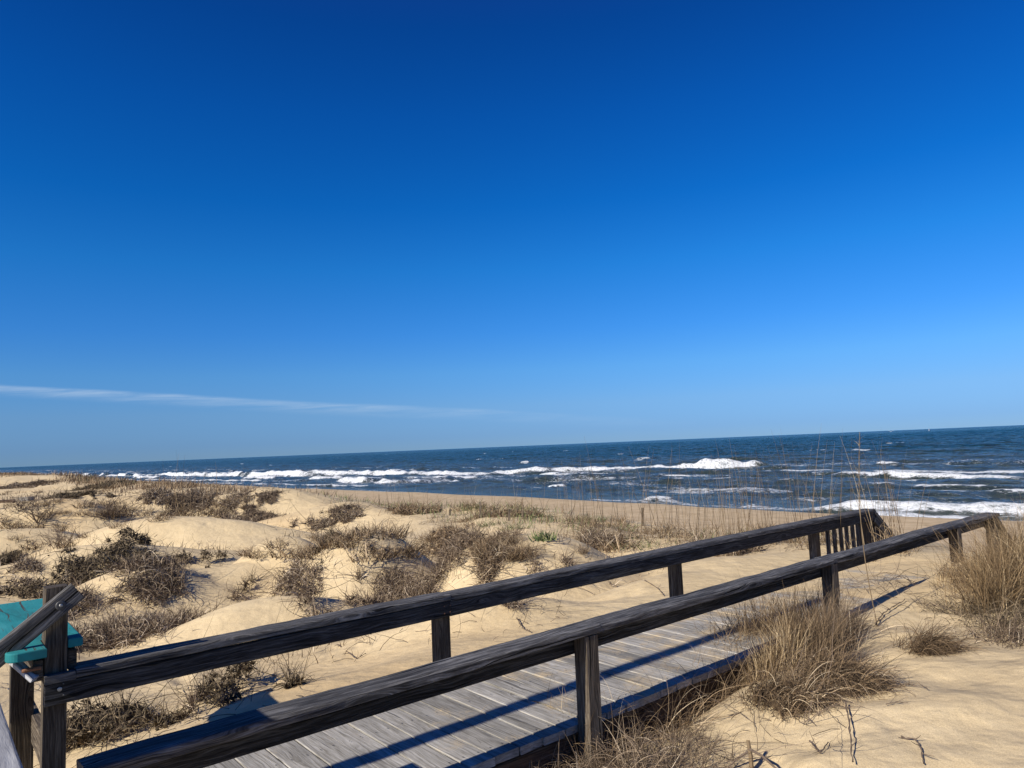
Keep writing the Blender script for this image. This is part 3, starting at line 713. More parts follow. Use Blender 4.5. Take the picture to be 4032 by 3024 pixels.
def build(name, parts, mat, parent=None, link=True):
    V = []; Fq = []; A = []; o = 0
    for v, f, a in parts: V.append(v); Fq.append(f+o); A.append(a); o += len(v)
    return mesh_np(name, np.concatenate(V), np.concatenate(Fq), mat, parent, {'tint': np.concatenate(A)}, smooth=False, link=link)
def dirs(n, spread, lean=(0, 0), rg=rng, outward=None, out=0):
    d = np.stack([rg.normal(size=n)*spread+lean[0], rg.normal(size=n)*spread+lean[1], np.ones(n)], 1)
    if outward is not None: d[:, :2] += outward*out
    return d
def tangle_parts(seed, n=1400, h=.3, w=.006, leafy=0.0, flat=.6):
    """curly heap of dead vine and grass, unit radius footprint 1 x 1, height h"""
    g = np.random.default_rng(seed)
    a = g.random(n)*2*math.pi; r = np.sqrt(g.random(n))*.95
    rad_ = .8+.25*np.sin(a*3+seed)+.15*np.sin(a*5+seed*2)
    x = np.cos(a)*r*rad_; y = np.sin(a)*r*rad_
    top = h*np.clip(1-r**2.2, 0, 1)*(.6+.8*vn(x*2+seed, y*2, seed))
    z = top*g.random(n)**.7-.02
    d = dirs(n, 1.1, rg=g); d[:, 2] = g.normal(size=n)*.5+.45
    ln = g.uniform(.12, .42, n)
    p1 = ribbons(np.stack([x, y, z], 1), d, ln, np.full(n, w)*g.uniform(.6, 1.5, n), 5, 1.1, .7, .5, tint=np.clip(g.random(n)**1.4+.12*(z/h-.3), 0, 1), rg=g)
    out = [p1]
    m = int(n*.10)     # longer arching strands
    a = g.random(m)*2*math.pi; r = np.sqrt(g.random(m))*.8
    x = np.cos(a)*r; y = np.sin(a)*r
    out.append(ribbons(np.stack([x, y, h*.4*(1-r**2)], 1), dirs(m, .7, rg=g), g.uniform(.3, .7, m), np.full(m, w)*g.uniform(.6, 1.1, m), 9, .8, 1.6, .3, tint=g.uniform(.6, 1, m), rg=g))
    if leafy:
        m = int(n*leafy); a = g.random(m)*2*math.pi; r = np.sqrt(g.random(m))*.9; x = np.cos(a)*r; y = np.sin(a)*r
        z = h*np.clip(1-r**2.2, 0, 1)*(.6+.8*vn(x*2+seed, y*2, seed))*g.uniform(.6, 1.15, m)
        out.append(ribbons(np.stack([x, y, z], 1), g.normal(size=(m, 3)), g.uniform(.02, .05, m), g.uniform(.018, .032, m), 2, .5, .3, .3, tint=g.random(m)*.5, rg=g))
    return out
def tuft_parts(seed, n=260, h=.45, w=.005, spread=.35, droop=.9, foot=.14, lean=(0, 0), seg=6, curl=.35):
    g = np.random.default_rng(seed); a = g.random(n)*2*math.pi; r = np.sqrt(g.random(n))*foot
    b = np.stack([np.cos(a)*r, np.sin(a)*r, np.full(n, -.03)], 1)
    return [ribbons(b, dirs(n, spread, lean, g, b[:, :2]/foot, .35), h*g.uniform(.45, 1.1, n), np.full(n, w)*g.uniform(.6, 1.3, n), seg, curl, droop*g.uniform(.4, 1.6, n), .15, tint=g.random(n)**1.2, rg=g)]
def oat_parts(seed, n=6, h=1.2, w=.006, foot=.25, lean=.1):
    g = np.random.default_rng(seed); a = g.random(n)*2*math.pi; r = np.sqrt(g.random(n))*foot
    b = np.stack([np.cos(a)*r, np.sin(a)*r, np.full(n, -.05)], 1)
    L = h*g.uniform(.6, 1.12, n)
    out = [ribbons(b, dirs(n, .08, (lean*.6, 0), g), L, np.full(n, w), 8, .10, .10, .03, tint=g.uniform(.1, .9, n), rg=g)]
    m = n*7       # dry leaves at the foot
    bi = g.integers(0, n, m); bb = b[bi]+g.normal(size=(m, 3))*[.03, .03, 0]
    out.append(ribbons(bb, dirs(m, .35, (0, 0), g), g.uniform(.15, .45, m), np.full(m, w*1.1), 5, .5, .9, .2, tint=g.random(m), rg=g))
    m = n*2
    return out
def shrub_parts(seed, n=34, h=.8, w=.014):
    """leafless twiggy shrub: kinked stems with side shoots"""
    g = np.random.default_rng(seed); b = g.normal(size=(n, 3))*[.12, .12, 0]
    out = []; L = h*g.uniform(.5, 1.1, n)
    v, f, a = ribbons(b, dirs(n, .55, rg=g), L, np.full(n, w), 7, .3, .1, .3, rg=g, kink=.10); out.append((v, f, a))
    vv = v.reshape(n, 8, 2, 3).mean(2)
    m = n*6; i = g.integers(0, n, m); s = g.integers(2, 7, m); bs = vv[i, s]; dr = (vv[i, s+1]-vv[i, s]); dr /= np.linalg.norm(dr, axis=1)[:, None]
    out.append(ribbons(bs, dr+g.normal(size=(m, 3))*.6, h*g.uniform(.12, .4, m), np.full(m, w*.6), 5, .4, .1, .3, rg=g, kink=.12))
    return out
def tube_parts(pts, r0, r1, seed=0, nodes=0):
    """round stick along points; returned as quads"""
    pts = np.array(pts, float); n = len(pts); V = []; g = np.random.default_rng(seed)
    for i in range(n):
        a = pts[min(i+1, n-1)]-pts[max(i-1, 0)]; a /= np.linalg.norm(a); s = np.cross(a, [0.3, .2, .9]); s /= np.linalg.norm(s); q = np.cross(a, s)
        r = r0+(r1-r0)*i/(n-1); r *= 1+(.6 if nodes and i % nodes == 0 else 0)
        for j in range(6): th = j/6*2*math.pi; V.append(pts[i]+(s*math.cos(th)+q*math.sin(th))*r)
    Fq = [(i*6+j, i*6+(j+1) % 6, (i+1)*6+(j+1) % 6, (i+1)*6+j) for i in range(n-1) for j in range(6)]
    return (np.array(V), np.array(Fq), np.full(len(V), g.random()))

MESH = {}
def proto(key, fn, mat):
    if key not in MESH: MESH[key] = build(key[0], fn(), mat, link=False)
    return MESH[key]
def put(name, key, P, sx, sy, sz, rz, label, cat, group=None, sink=.02, tilt=True):
    o = bpy.data.objects.new(name, MESH[key]); COL.objects.link(o)
    o.location = (P[0], P[1], P[2]-sink); o.scale = (sx, sy, sz); o.rotation_euler = (0, 0, rz)
    tag(o, label, cat, group); return o
for s in range(4):
    proto(('tangle', s, 'brn'), lambda: tangle_parts(10+s, 1800, .32, .0055), M_brn)
    proto(('tangle', s, 'drk'), lambda: tangle_parts(30+s, 1900, .36, .006, leafy=.5), M_drk)
    proto(('tangle', s, 'far'), lambda: tangle_parts(50+s, 900, .34, .014), M_brn)
    proto(('tuft', s, 'tan'), lambda: tuft_parts(70+s, 240, .42, .005), M_tan)
    proto(('tuft', s, 'far'), lambda: tuft_parts(90+s, 110, .42, .013, .3, .5, .25), M_tan)
    proto(('tuft', s, 'grn'), lambda: tuft_parts(95+s, 90, .32, .012, .25, .4, .25), M_grn)
    proto(('oats', s, 'near'), lambda: oat_parts(110+s, 6, 1.42, .0072), M_oat)
    proto(('oats', s, 'far'), lambda: oat_parts(120+s, 6, 1.3, .0115, .8), M_oat)
    proto(('shrub', s, 'x'), lambda: shrub_parts(130+s), M_twig)

def heap(px, py, wpx, depth, hgt, kind, label, cat='brush', n=1, rz=None, dense=1.0, name='brush_clump'):
    """one clump made of its own mesh: footprint wpx pixels wide and `depth` metres deep at the pixel"""
    P = pick(px, py); dist = np.hypot(P[0], P[1]); wm = wpx/F*dist/2*1.05; depth = depth*float(np.interp(dist, [8, 14], [1.3, 1.1])); fs = float(np.interp(dist, [8, 13, 20, 40], [1, .75, .55, .6])); hgt = hgt*fs*.52; depth = depth*float(np.interp(dist, [12, 20], [1, .8]))
    g = np.random.default_rng(int(px*7+py)); area = math.pi*wm*depth
    parts = []; N_ = int(max(500, min(15000, area*3900*dense)))
    a = g.random(N_)*2*math.pi; r = np.sqrt(g.random(N_))
    rm = 1+.28*np.sin(a*2+px)+.18*np.sin(a*5+py)+.12*np.sin(a*9+px*py)
    x = np.cos(a)*r*rm*wm; y = np.sin(a)*r*rm*depth
    keep = ((.6*vn(x*2.2+px, y*2.2+py, 5)+.4*vn(x*6+px, y*6, 6)) > .37+.26*r) | (r < .15); x = x[keep]; y = y[keep]; r = r[keep]; n_ = len(x)
    gz = height(P[0]+x, P[1]+y)-P[2]
    top = hgt*np.clip(1.05-r**2.5, 0, 1)*(.35+1.1*vn(x*2.2+px, y*2.2, 7))
    z = gz+top*g.random(n_)**.6
    wd = .0032+dist*.00046
    d = dirs(n_, 1.0, rg=g); d[:, 2] = g.normal(size=n_)*.5+(.5 if kind == 'grass' else .3)
    ln = g.uniform(.05, .22, n_)*(.4+.6*fs)*(1.1 if kind == 'grass' else .9)
    mat = {'grass': M_brn, 'leafy': M_drk, 'gold': M_gold, 'tan': M_tan}[kind]
    pt = vn(x*1.5+px, y*1.5, 9)
    parts.append(ribbons(np.stack([x, y, z], 1), d, ln, wd*g.uniform(.5, 1.5, n_), 4, 1.0, .5, .5, tint=np.clip(g.random(n_)**1.35*(.6+.8*pt), 0, 1), rg=g, kink=.16))
    m = max(20, n_//16); i = g.integers(0, n_, m)
    parts.append(ribbons(np.stack([x, y, z], 1)[i], dirs(m, .8, rg=g), g.uniform(.15, .42, m)*fs, np.full(m, wd*.9), 8, .9, 1.5, .3, tint=g.uniform(.6, 1, m), rg=g))
    m = max(20, n_//14); i = g.integers(0, n_, m)      # upright broken stems
    parts.append(ribbons(np.stack([x, y, z], 1)[i], dirs(m, .35, rg=g), g.uniform(.12, .34, m)*fs, np.full(m, wd*.8), 4, .2, .2, .1, tint=g.uniform(0, .8, m), rg=g, kink=.08))
    m = n_//6; i = g.integers(0, n_, m)                # dead leaves
    parts.append(ribbons(np.stack([x, y, z+.02], 1)[i], g.normal(size=(m, 3)), g.uniform(.015, .04, m), wd*g.uniform(2, 4.5, m), 2, .5, .3, .3, tint=g.random(m)*.8, rg=g))
    m = max(14, n_//30); i = g.integers(0, n_, m)      # stray runners on the sand
    b = np.stack([x*1.12, y*1.12, height(P[0]+x*1.12, P[1]+y*1.12)-P[2]+.02], 1)[i]; dh = g.normal(size=(m, 3)); dh[:, 2] = .15
    parts.append(ribbons(b, dh, g.uniform(.3, .9, m), np.full(m, wd*.9), 10, .5, .12, .5, tint=g.uniform(0, .6, m), rg=g, kink=.12))
    if kind == 'leafy':
        m = int(n_*.55); i = g.integers(0, n_, m)
        parts.append(ribbons(np.stack([x, y, gz+top*g.uniform(.5, 1.15, n_)], 1)[i], g.normal(size=(m, 3)), g.uniform(.025, .06, m), g.uniform(.02, .035, m), 2, .4, .3, .3, tint=g.random(m)*.7, rg=g))
    o = build(name, parts, mat); o.location = P
    tag(o, label, cat); return o
Q = 4032/2212
H2 = lambda x, y, *a, **k: heap(x*Q, y*Q, *a, **k)
H2(300, 1222, 560, 1.0, .5, 'leafy', 'large dark leafy bush sprawling over the left dune', 'bush', dense=1.2, name='bush')
H2(350, 1275, 500, .55, .30, 'grass', 'wide tangle of curly brown grass just below the large dark bush')
H2(20, 1215, 160, .6, .35, 'leafy', 'dark brown bush cut by the left edge of the photo', 'bush', name='bush')
H2(70, 1270, 300, .45, .22, 'grass', 'low brown grass tangle above the teal bench at the left edge')
H2(235, 1385, 420, .5, .30, 'grass', 'curly brown grass tangle just right of the corner post')
H2(160, 1325, 150, .35, .22, 'grass', 'small curly grass heap directly above the slanted handrail end')
H2(958, 1180, 190, .8, .42, 'tan', 'tall grass clump growing between the two rounded sand mounds')
H2(945, 1255, 500, .75, .30, 'grass', 'broad tangled grass heap in front of the two rounded sand mounds')
H2(1030, 1228, 200, .35, .22, 'tan', 'right shoulder of dry grass under the centre mound, above the far rail')
H2(660, 1318, 300, .40, .30, 'grass', 'curly grass heap touching the far rail, left of the middle')
H2(650, 1240, 180, .4, .22, 'grass', 'small ragged grass clump right of the lone tuft, in front of left mound')
H2(775, 1252, 170, .22, .10, 'grass', 'flat strand of dead grass linking two heaps in front of left mound')
H2(1290, 1172, 210, .5, .36, 'grass', 'dense rounded brush heap under the tall sea oats, right of the centre mound')
H2(1235, 1262, 260, .28, .17, 'grass', 'long low grass mat showing just under the far rail')
H2(1110, 1318, 200, .16, .13, 'grass', 'oval mat of matted brown grass on sand between the rails')
H2(702, 1178, 80, .45, .14, 'leafy', 'narrow dark strip of brush up the flank of the left mound')
H2(505, 1490, 260, .26, .36, 'leafy', 'dark bushy clump standing in the shadow of the bench', 'bush', name='bush')
H2(215, 1580, 400, .36, .26, 'leafy', 'dark leafy vine patch at the foot of the corner post', 'bush', name='bush')
H2(650, 1480, 110, .10, .10, 'leafy', 'small dark runner of vine right of the bench shadow', 'vine', name='vine')
H2(415, 1545, 60, .06, .07, 'grass', 'tiny dry weed on the sand above the near rail at left', 'weed', name='weed')
H2(530, 1280, 70, .16, .16, 'leafy', 'lone spiky tuft on bare sand between the left heaps', 'tuft', name='tuft')
H2(385, 1345, 80, .14, .09, 'grass', 'little straw weed on bare sand right of the corner post', 'weed', name='weed')
H2(150, 1076, 230, 1.1, .4, 'leafy', 'dark brush bank on the distant left dune crest')
H2(395, 1088, 360, 1.4, .3, 'grass', 'pale brown brush strip across the upper left dunes')
H2(540, 1112, 340, .9, .26, 'grass', 'thin brown brush trailing along a hollow in the left dunes')
H2(700, 1130, 260, .6, .18, 'grass', 'short brush line behind the left rounded mound')
H2(250, 1048, 330, 2.2, .5, 'leafy', 'dark brown scrub on the far left ridge')
H2(60, 1052, 160, 1.6, .3, 'grass', 'scrub beside the tiny walkway on the far left ridge')
H2(900, 1108, 200, .5, .2, 'tan', 'low dry grass behind the gap between the mounds')
H2(1090, 1112, 260, .5, .14, 'tan', 'low dry grass along the crest behind the centre mound')
H2(1470, 1200, 130, .3, .18, 'tan', 'small straw clump above the far rail near the third post')
H2(1510, 1192, 90, .3, .2, 'grass', 'low brush just left of the fourth far post')
H2(1600, 1200, 150, .35, .22, 'grass', 'tangled brush at the foot of the fourth far post and balusters')
H2(1930, 1190, 40, .12, .14, 'tan', 'little grass tuft at the buried end of the slanted rail', 'tuft', name='tuft')

# twiggy shrubs and oats, left dunes
for i, (x, y, s, sc, lb) in enumerate(((232, 1122, 0, 1.1, 'leafless twiggy shrub on the pale dune at upper left'), (85, 1130, 1, 1.2, 'sprawling bare twig shrub near the left edge'),
                          (130, 1180, 2, .8, 'low bare twigs left of the large dark bush'), (40, 1105, 3, .9, 'small bare shrub high at the left edge'), (255, 1118, 1, .9, 'second twiggy shrub leaning right on the pale dune'))):
    P = pick(x*Q, y*Q); put('twig_shrub', ('shrub', s, 'x'), P, sc, sc, sc*.75, i*1.3, lb, 'shrub')
OG = 'tall dry sea oats along the dune'
oats = [(1235, 1112), (1285, 1100), (1345, 1108), (1385, 1118), (1420, 1120), (1455, 1112), (1485, 1122), (1520, 1118), (1550, 1128), (1575, 1122), (1605, 1130), (1630, 1112), (1655, 1130), (1685, 1125), (1715, 1130), (1745, 1125), (1780, 1130), (1820, 1125), (1860, 1128), (1900, 1128), (1925, 1140), (1215, 1100), (1250, 1105), (1270, 1110), (1300, 1112), (1320, 1115), (1360, 1120), (1400, 1110), (1440, 1125), (1470, 1130), (1500, 1140), (1540, 1110), (1560, 1115), (1590, 1112), (1620, 1120), (1640, 1125), (1665, 1120),
        (1700, 1120), (1730, 1118), (1760, 1125), (1800, 1120), (1840, 1118), (1880, 1120), (1915, 1130), (1940, 1132), (960, 1080), (1000, 1085), (1035, 1085), (1075, 1090), (1120, 1095), (1160, 1098), (920, 1075), (880, 1070),
        (860, 1078), (800, 1065), (745, 1080), (700, 1062)]
def on_crest(px, t_):
    q = px_ray(px, 1900); k = t_/(q[0]*T[0]+q[1]*T[1]); return np.array([q[0]*k, q[1]*k, ground(q[0]*k, q[1]*k)])
for i, (x, y) in enumerate(oats):
    P = on_crest(x*Q, 7.4+2.0*random.random() if x < 1900 else 8.2+1.2*random.random()); dist = np.hypot(P[0], P[1]); near = dist < 13.5; sc = random.uniform(.72, 1.08)*(1 if x > 1150 else .72)
    put('sea_oats', ('oats', i % 4, 'near' if near and x > 1150 else 'far'), P, sc, sc, sc, i*2.1, 'tall thin dry sea oat stalks along the dune crest against the sea', 'sea oats', OG)
for i, (x, y) in enumerate(((375, 1105), (395, 1110), (410, 1108), (425, 1112), (440, 1108), (350, 1095), (460, 1100))):
    P = pick(x*Q, y*Q, 5); put('sea_oats', ('oats', i % 4, 'far'), P, .95, .95, random.uniform(.8, 1.15), i*1.7, 'tall dry sea oats standing in the left dunes below the surf', 'sea oats', 'sea oats in the left dunes')
# tufts scattered on the dunes
g = np.random.default_rng(5); c = 0
while c < 110:
    x = g.uniform(0, 3350); y = g.uniform(1930, 2200)
    P = pick(x, y, 7); t_, d_ = P@T, P@D
    if t_ > 12 or (d_ < 4.6) or np.hypot(P[0], P[1]) > 60: continue
    if vn(np.array([P[0]*.35]), np.array([P[1]*.35]), 3)[0] < .5: continue
    far_ = np.hypot(P[0], P[1]) > 9; s_ = g.uniform(.35, .8); grn = (t_ > 7.5 and g.random() < .45)
    put('grass_tuft', ('tuft', c % 4, 'grn' if grn else ('far' if far_ else 'tan')), P, s_*1.3, s_*1.3, s_*.8, g.random()*6, 'greenish dune grass tuft near the crest' if grn else 'small dry grass tuft scattered on the dunes', 'grass tuft', 'green tufts near the crest' if grn else 'dry tufts scattered on the dunes'); c += 1
# dune grass that covers the crest: one mass
def cover(name, n, tr, dr_, hr, wr, mat, label, fn, seed):
    g = np.random.default_rng(seed); t_ = g.uniform(*tr, n); lo, hi = dr_
    d_ = lo*(hi/lo)**g.random(n) if lo > 0 else g.uniform(lo, hi, n)
    P = np.outer(t_, T)+np.outer(d_, D); keep = fn(t_, d_, P) > g.random(n)*1.0
    P = P[keep]; m = len(P); P[:, 2] = height(P[:, 0], P[:, 1])-.02; dist = np.hypot(P[:, 0], P[:, 1])
    L = g.uniform(*hr, m)*np.interp(d_[keep], [5, 20, 40], [.6, .7, 1]); v = ribbons(P, dirs(m, .22, (.08, 0), g), L, (wr+dist*.00055)*g.uniform(.6, 1.3, m), 3, .3, .35, .1, tint=g.random(m), rg=g)
    o = build(name, [v], mat); tag(o, label, 'dune grass', kind='stuff'); return o
pt_ = lambda t_, d_, P: sst(.42, .62, vn(P[:, 0]/2.2, P[:, 1]/1.7, 3)+.12*vn(P[:, 0]/.5, P[:, 1]/.5, 8))
cover('dune_grass', 46000, (7.0, 12.5), (5, 260), (.18, .5), .004, M_tan, 'thin dry dune grass covering the crest above the beach', lambda t_, d_, P: pt_(t_, d_, P)*sst(6.8, 8.6, t_)*sst(11.8, 9.4, t_)*(.13+.87*sst(16, 34, d_)), 201)
cover('dune_grass', 9000, (8.0, 12.5), (5, 60), (.12, .35), .004, M_grn, 'green tinged shoots of dune grass on the seaward slope', lambda t_, d_, P: sst(.5, .7, vn(P[:, 0]/3, P[:, 1]/3, 13))*sst(12, 9.5, t_)*.7, 202)
cover('dune_grass', 95000, (-45, 11), (20, 220), (.12, .34), .005, M_brn, 'dark brown grass covering the distant left dunes', lambda t_, d_, P: sst(.40, .55, vn(P[:, 0]/5, P[:, 1]/4, 23)+.1*vn(P[:, 0], P[:, 1], 24)-.05)*sst(20, 36, d_), 203)
cover('dune_grass', 16000, (-2, 8), (5.5, 24), (.08, .28), .004, M_brn, 'sparse thin grass in the hollows of the nearer dunes', lambda t_, d_, P: sst(.58, .72, vn(P[:, 0]/1.9, P[:, 1]/1.2, 27))*.6, 204)

g = np.random.default_rng(77); n_ = 5200
t_ = g.uniform(-3, 9.5, n_); d_ = 4.3*(40/4.3)**g.random(n_); P = np.outer(t_, T)+np.outer(d_, D); kp = vn(P[:, 0]/1.3, P[:, 1]/1.3, 66) > .45; P = P[kp]
P[:, 2] = height(P[:, 0], P[:, 1])+.01; m = len(P); dist = np.hypot(P[:, 0], P[:, 1]); dh = g.normal(size=(m, 3)); dh[:, 2] = g.uniform(.05, 1.3, m)
tag(build('dead_stems', [ribbons(P, dh, g.uniform(.08, .42, m), .0022+dist*.0004, 7, .7, .35, .4, tint=g.random(m), rg=g, kink=.16)], M_twig), 'thin dead stems and vine bits strewn over the dunes', 'dead stems', kind='stuff')
n_ = 900; t_ = g.uniform(1.0, 7.5, n_); d_ = g.uniform(-1.5, 2.5, n_); P = np.outer(t_, T)+np.outer(d_, D); kp = vn(P[:, 0]/.6, P[:, 1]/.6, 67) > .56+.03*(2-d_); P = P[kp]
P[:, 2] = height(P[:, 0], P[:, 1])+.006; m = len(P); dh = g.normal(size=(m, 3)); dh[:, 2] = g.uniform(.0, .8, m)
tag(build('dead_stems', [ribbons(P, dh, g.uniform(.04, .26, m), .0022*np.ones(m), 7, .7, .35, .4, tint=g.random(m), rg=g, kink=.16)], M_twig), 'fine dead stems and straw bits on the near sand', 'dead stems', kind='stuff')
# ---- foreground plants at right
def clump(px, py, name, label, cat, fnparts, mat, group=None):
    P = pick(px, py); o = build(name, fnparts(P), mat); o.location = P; tag(o, label, cat, group); return o
def tussock(P, n, foot, h, lean, spread, droop, w=.0032, seed=1, ell=1.0, curl=.25, up=1.0, seg=9):
    g = np.random.default_rng(seed); nc = int(max(4, foot*42))
    a = g.random(nc)*2*math.pi; r = np.sqrt(g.random(nc))*foot; cx = np.cos(a)*r; cy = np.sin(a)*r*ell
    wt = g.random(nc)**1.5+.1; ci = g.choice(nc, n, p=wt/wt.sum()); cs = np.maximum(g.uniform(.025, .07, nc), foot*(.28 if n > 700 else .42))
    clx = lean[0]+g.normal(size=nc)*.22; cly = lean[1]+g.normal(size=nc)*.22; ch = g.uniform(.6, 1.15, nc); ct = g.uniform(.55, 1.25, nc)
    x = cx[ci]+g.normal(size=n)*cs[ci]; y = cy[ci]+g.normal(size=n)*cs[ci]*ell; z = height(P[0]+x, P[1]+y)-P[2]-.02
    b = np.stack([x, y, z], 1); d = dirs(n, spread, (0, 0), g); d[:, 0] += clx[ci]+(x-cx[ci])*1.6+.12; d[:, 1] += cly[ci]+(y-cy[ci])*1.6-.05; d[:, 2] *= up
    out = [ribbons(b, d, h*ch[ci]*g.uniform(.35, 1.1, n), w*g.uniform(.6, 1.5, n), seg, curl*g.uniform(.2, 2.2, n), droop*g.uniform(.4, 1.6, n), .16, tint=np.clip(g.random(n)**1.3*ct[ci], 0, 1), rg=g)]
    m = n//4; i = g.integers(0, n, m)      # short dead stubble and broken bits in the base
    q = b[i]+g.normal(size=(m, 3))*[.05, .05, .004]; dh = g.normal(size=(m, 3)); dh[:, 2] = np.abs(dh[:, 2])*.4
    out.append(ribbons(q, dh, h*g.uniform(.12, .4, m), w*g.uniform(.7, 1.6, m), 4, .6, .4, .4, tint=g.random(m)*.6, rg=g, kink=.15))
    return out
RX = RR/np.linalg.norm(RR)
# big tussock at the second near post: upright stems and drooping skirts
clump(3090, 2560, 'grass_clump', 'large upright tussock of thin brown grass against the second near post', 'grass clump',
      lambda P: tussock(P, 1700, .30, .50, (.02, 0), .12, .2, seed=3, ell=.45)+tussock(P, 500, .34, .30, (0, 0), .5, 1.2, seed=4, ell=.6), M_tan)
clump(3290, 2500, 'grass_clump', 'thin straw stems rising beside the foot of the second near post', 'grass clump',
      lambda P: tussock(P, 500, .16, .36, (0, 0), .2, .4, seed=5, ell=.6)+tussock(P, 250, .2, .3, (.5, 0), .5, 1.1, seed=6), M_brn)
clump(3060, 2760, 'grass_clump', 'drooping skirt of matted grass below the large tussock, its left half', 'grass clump',
      lambda P: tussock(P, 1700, .16, .27, (.35, -.35), .34, 2.2, seed=7, ell=.8, w=.0036), M_tan)
clump(3270, 2700, 'grass_clump', 'drooping combed grass mat swept to the right of the large tussock', 'grass clump',
      lambda P: tussock(P, 1900, .16, .30, (.6, -.25), .34, 2.0, seed=8, ell=.8, w=.0036), M_tan)
clump(3630, 2545, 'grass_clump', 'lone flattened grass tussock on open sand at right', 'grass clump',
      lambda P: tussock(P, 1100, .13, .27, (.35, -.45), .42, 1.9, seed=9, ell=.8)+tussock(P, 60, .12, .45, (1.0, .1), .5, 1.0, seed=10), M_tan)
for i, (x, y, n_, ft, h_, sd_, lb) in enumerate(((3960, 2400, 2600, .26, .68, 11, 'tall golden grass clump hiding the end of the near railing'), (4110, 2370, 2600, .30, .76, 12, 'golden grass clump cut by the right edge of the photo'),
                                 (3830, 2310, 500, .20, .32, 13, 'sparse golden stems left of the tall golden clump'), (4000, 2500, 900, .25, .28, 14, 'low matted grass at the right edge below the golden clump'))):
    clump(x, y, 'grass_clump', lb, 'grass clump', lambda P: tussock(P, n_, ft, h_, (-.05 if i < 3 else .3, 0), .2 if i < 3 else .6, .7 if i < 3 else 1.8, seed=sd_, w=.0036), M_gold if i < 3 else M_brn)
clump(3900, 2420, 'grass_clump', 'dark tangled stems at the foot of the tall golden clump', 'grass clump', lambda P: tussock(P, 1100, .30, .30, (-.2, -.1), .6, .9, seed=15, w=.0034, curl=.7), M_drk)
for i, (x, y, n_, ft, h_, m_, lb) in enumerate(((2950, 2660, 650, .10, .34, M_tan, 'upright straw stems at the left end of the large tussock, against the deck edge'), (3060, 2640, 800, .11, .40, M_gold, 'tall upright golden stems in the middle of the large tussock'),
                              (3170, 2600, 800, .11, .42, M_tan, 'tallest upright straw bundle just left of the second near post'), (3290, 2560, 600, .10, .36, M_brn, 'dark upright stems just right of the second near post'),
                              (3130, 2720, 900, .13, .26, M_tan, 'matted hanging straw under the upright bundles'), (3370, 2690, 700, .12, .24, M_brn, 'low straw at the right end of the combed grass mat'))):
    clump(x, y, 'grass_clump', lb, 'grass clump', lambda P: tussock(P, n_, ft, h_, (.02, 0) if i < 4 else (.4, -.3), .10 if i < 4 else .35, .15 if i < 4 else 1.9, seed=120+i, w=.003, ell=.7), m_)
for i, (x, y, n_, ft, h_, lb) in enumerate(((3850, 2290, 700, .18, .40, 'loose pale straw spreading over the end of the near railing'), (3960, 2260, 800, .2, .44, 'pale straw behind the golden clump, level with the rail end'))):
    clump(x, y, 'grass_clump', lb, 'grass clump', lambda P: tussock(P, n_, ft, h_, (-.1, 0), .3, .6, seed=140+i, w=.0036), M_tan)
# curly grass along the near edge of the walkway
for i, (x, y, n_, ft, h_, lb) in enumerate(((2330, 2960, 700, .22, .30, 'curly thin grass round the foot of the first near post'), (2560, 2900, 520, .20, .34, 'looping grass blades by the dark hollow under the walkway'),
                              (2760, 2760, 650, .18, .36, 'curly grass blades between the hollow and the large tussock'), (2130, 3000, 700, .24, .28, 'thin curly grass at the bottom edge left of the first near post'),
                              (1960, 3040, 420, .2, .24, 'wispy grass at the bottom edge below the deck boards'), (2480, 3000, 650, .24, .26, 'thin wiry grass on the sand right of the first near post'),
                              (2860, 2650, 700, .16, .40, 'upright reddish stems left of the large tussock'), (2720, 2990, 240, .22, .16, 'matted straw litter on the sand at the bottom edge'))):
    clump(x, y, 'grass_clump', lb, 'grass clump', lambda P: tussock(P, n_, ft, h_*1.3, (.1, 0), .4, 1.2, seed=40+i, w=.003, curl=.6, seg=12), (M_gold, M_tan, M_tan, M_gold, M_tan, M_brn, M_gold, M_brn)[i])
for i, (x, y, n_, ft, h_, lb) in enumerate(((2240, 2950, 420, .12, .30, 'tall looping blades just left of the foot of the first near post'), (2430, 2880, 360, .12, .32, 'tall looping blades just right of the first near post'),
                              (2620, 2800, 360, .10, .38, 'high arching blades in front of the dark deck skirt'), (2300, 3060, 1100, .34, .26, 'dense short grass along the bottom edge under the first near post'), (1900, 3090, 420, .22, .26, 'wispy blades at the bottom edge by the deck corner'),
                              (2640, 2960, 420, .17, .20, 'matted straw mat on the sand beside the curly grass'), (3170, 2620, 600, .22, .30, 'dense dark grass filling the middle of the large tussock'))):
    clump(x, y, 'grass_clump', lb, 'grass clump', lambda P: tussock(P, n_, ft, h_, (.05, 0), .35, 1.1, seed=80+i, w=.0028, curl=.5, seg=12), (M_gold, M_tan, M_gold, M_brn, M_tan, M_brn, M_brn)[i])
# fine runners over the right hand sand
for i, (x, y, lb) in enumerate(((3480, 2330, 'wiry dark runner creeping over the sand beyond the second near post'), (3560, 2300, 'thin tangled runners left of the golden grass'), (3700, 2360, 'wiry runner stems between the lone tussock and golden grass'), (2950, 2900, 'fine wiry strands over the sand right of the dead branch'))):
    def f(P, i=i):
        g = np.random.default_rng(60+i); n = 55; b = g.normal(size=(n, 3))*[.3, .22, 0]; b[:, 2] = height(P[0]+b[:, 0], P[1]+b[:, 1])-P[2]+.01
        dh = g.normal(size=(n, 3)); dh[:, 2] = g.uniform(.0, .8, n)
        return [ribbons(b, dh, g.uniform(.15, .5, n), np.full(n, .0035), 10, .5, .25, .4, rg=g, kink=.12)]
    clump(x, y, 'runner_vine', lb, 'vine', f, M_twig)
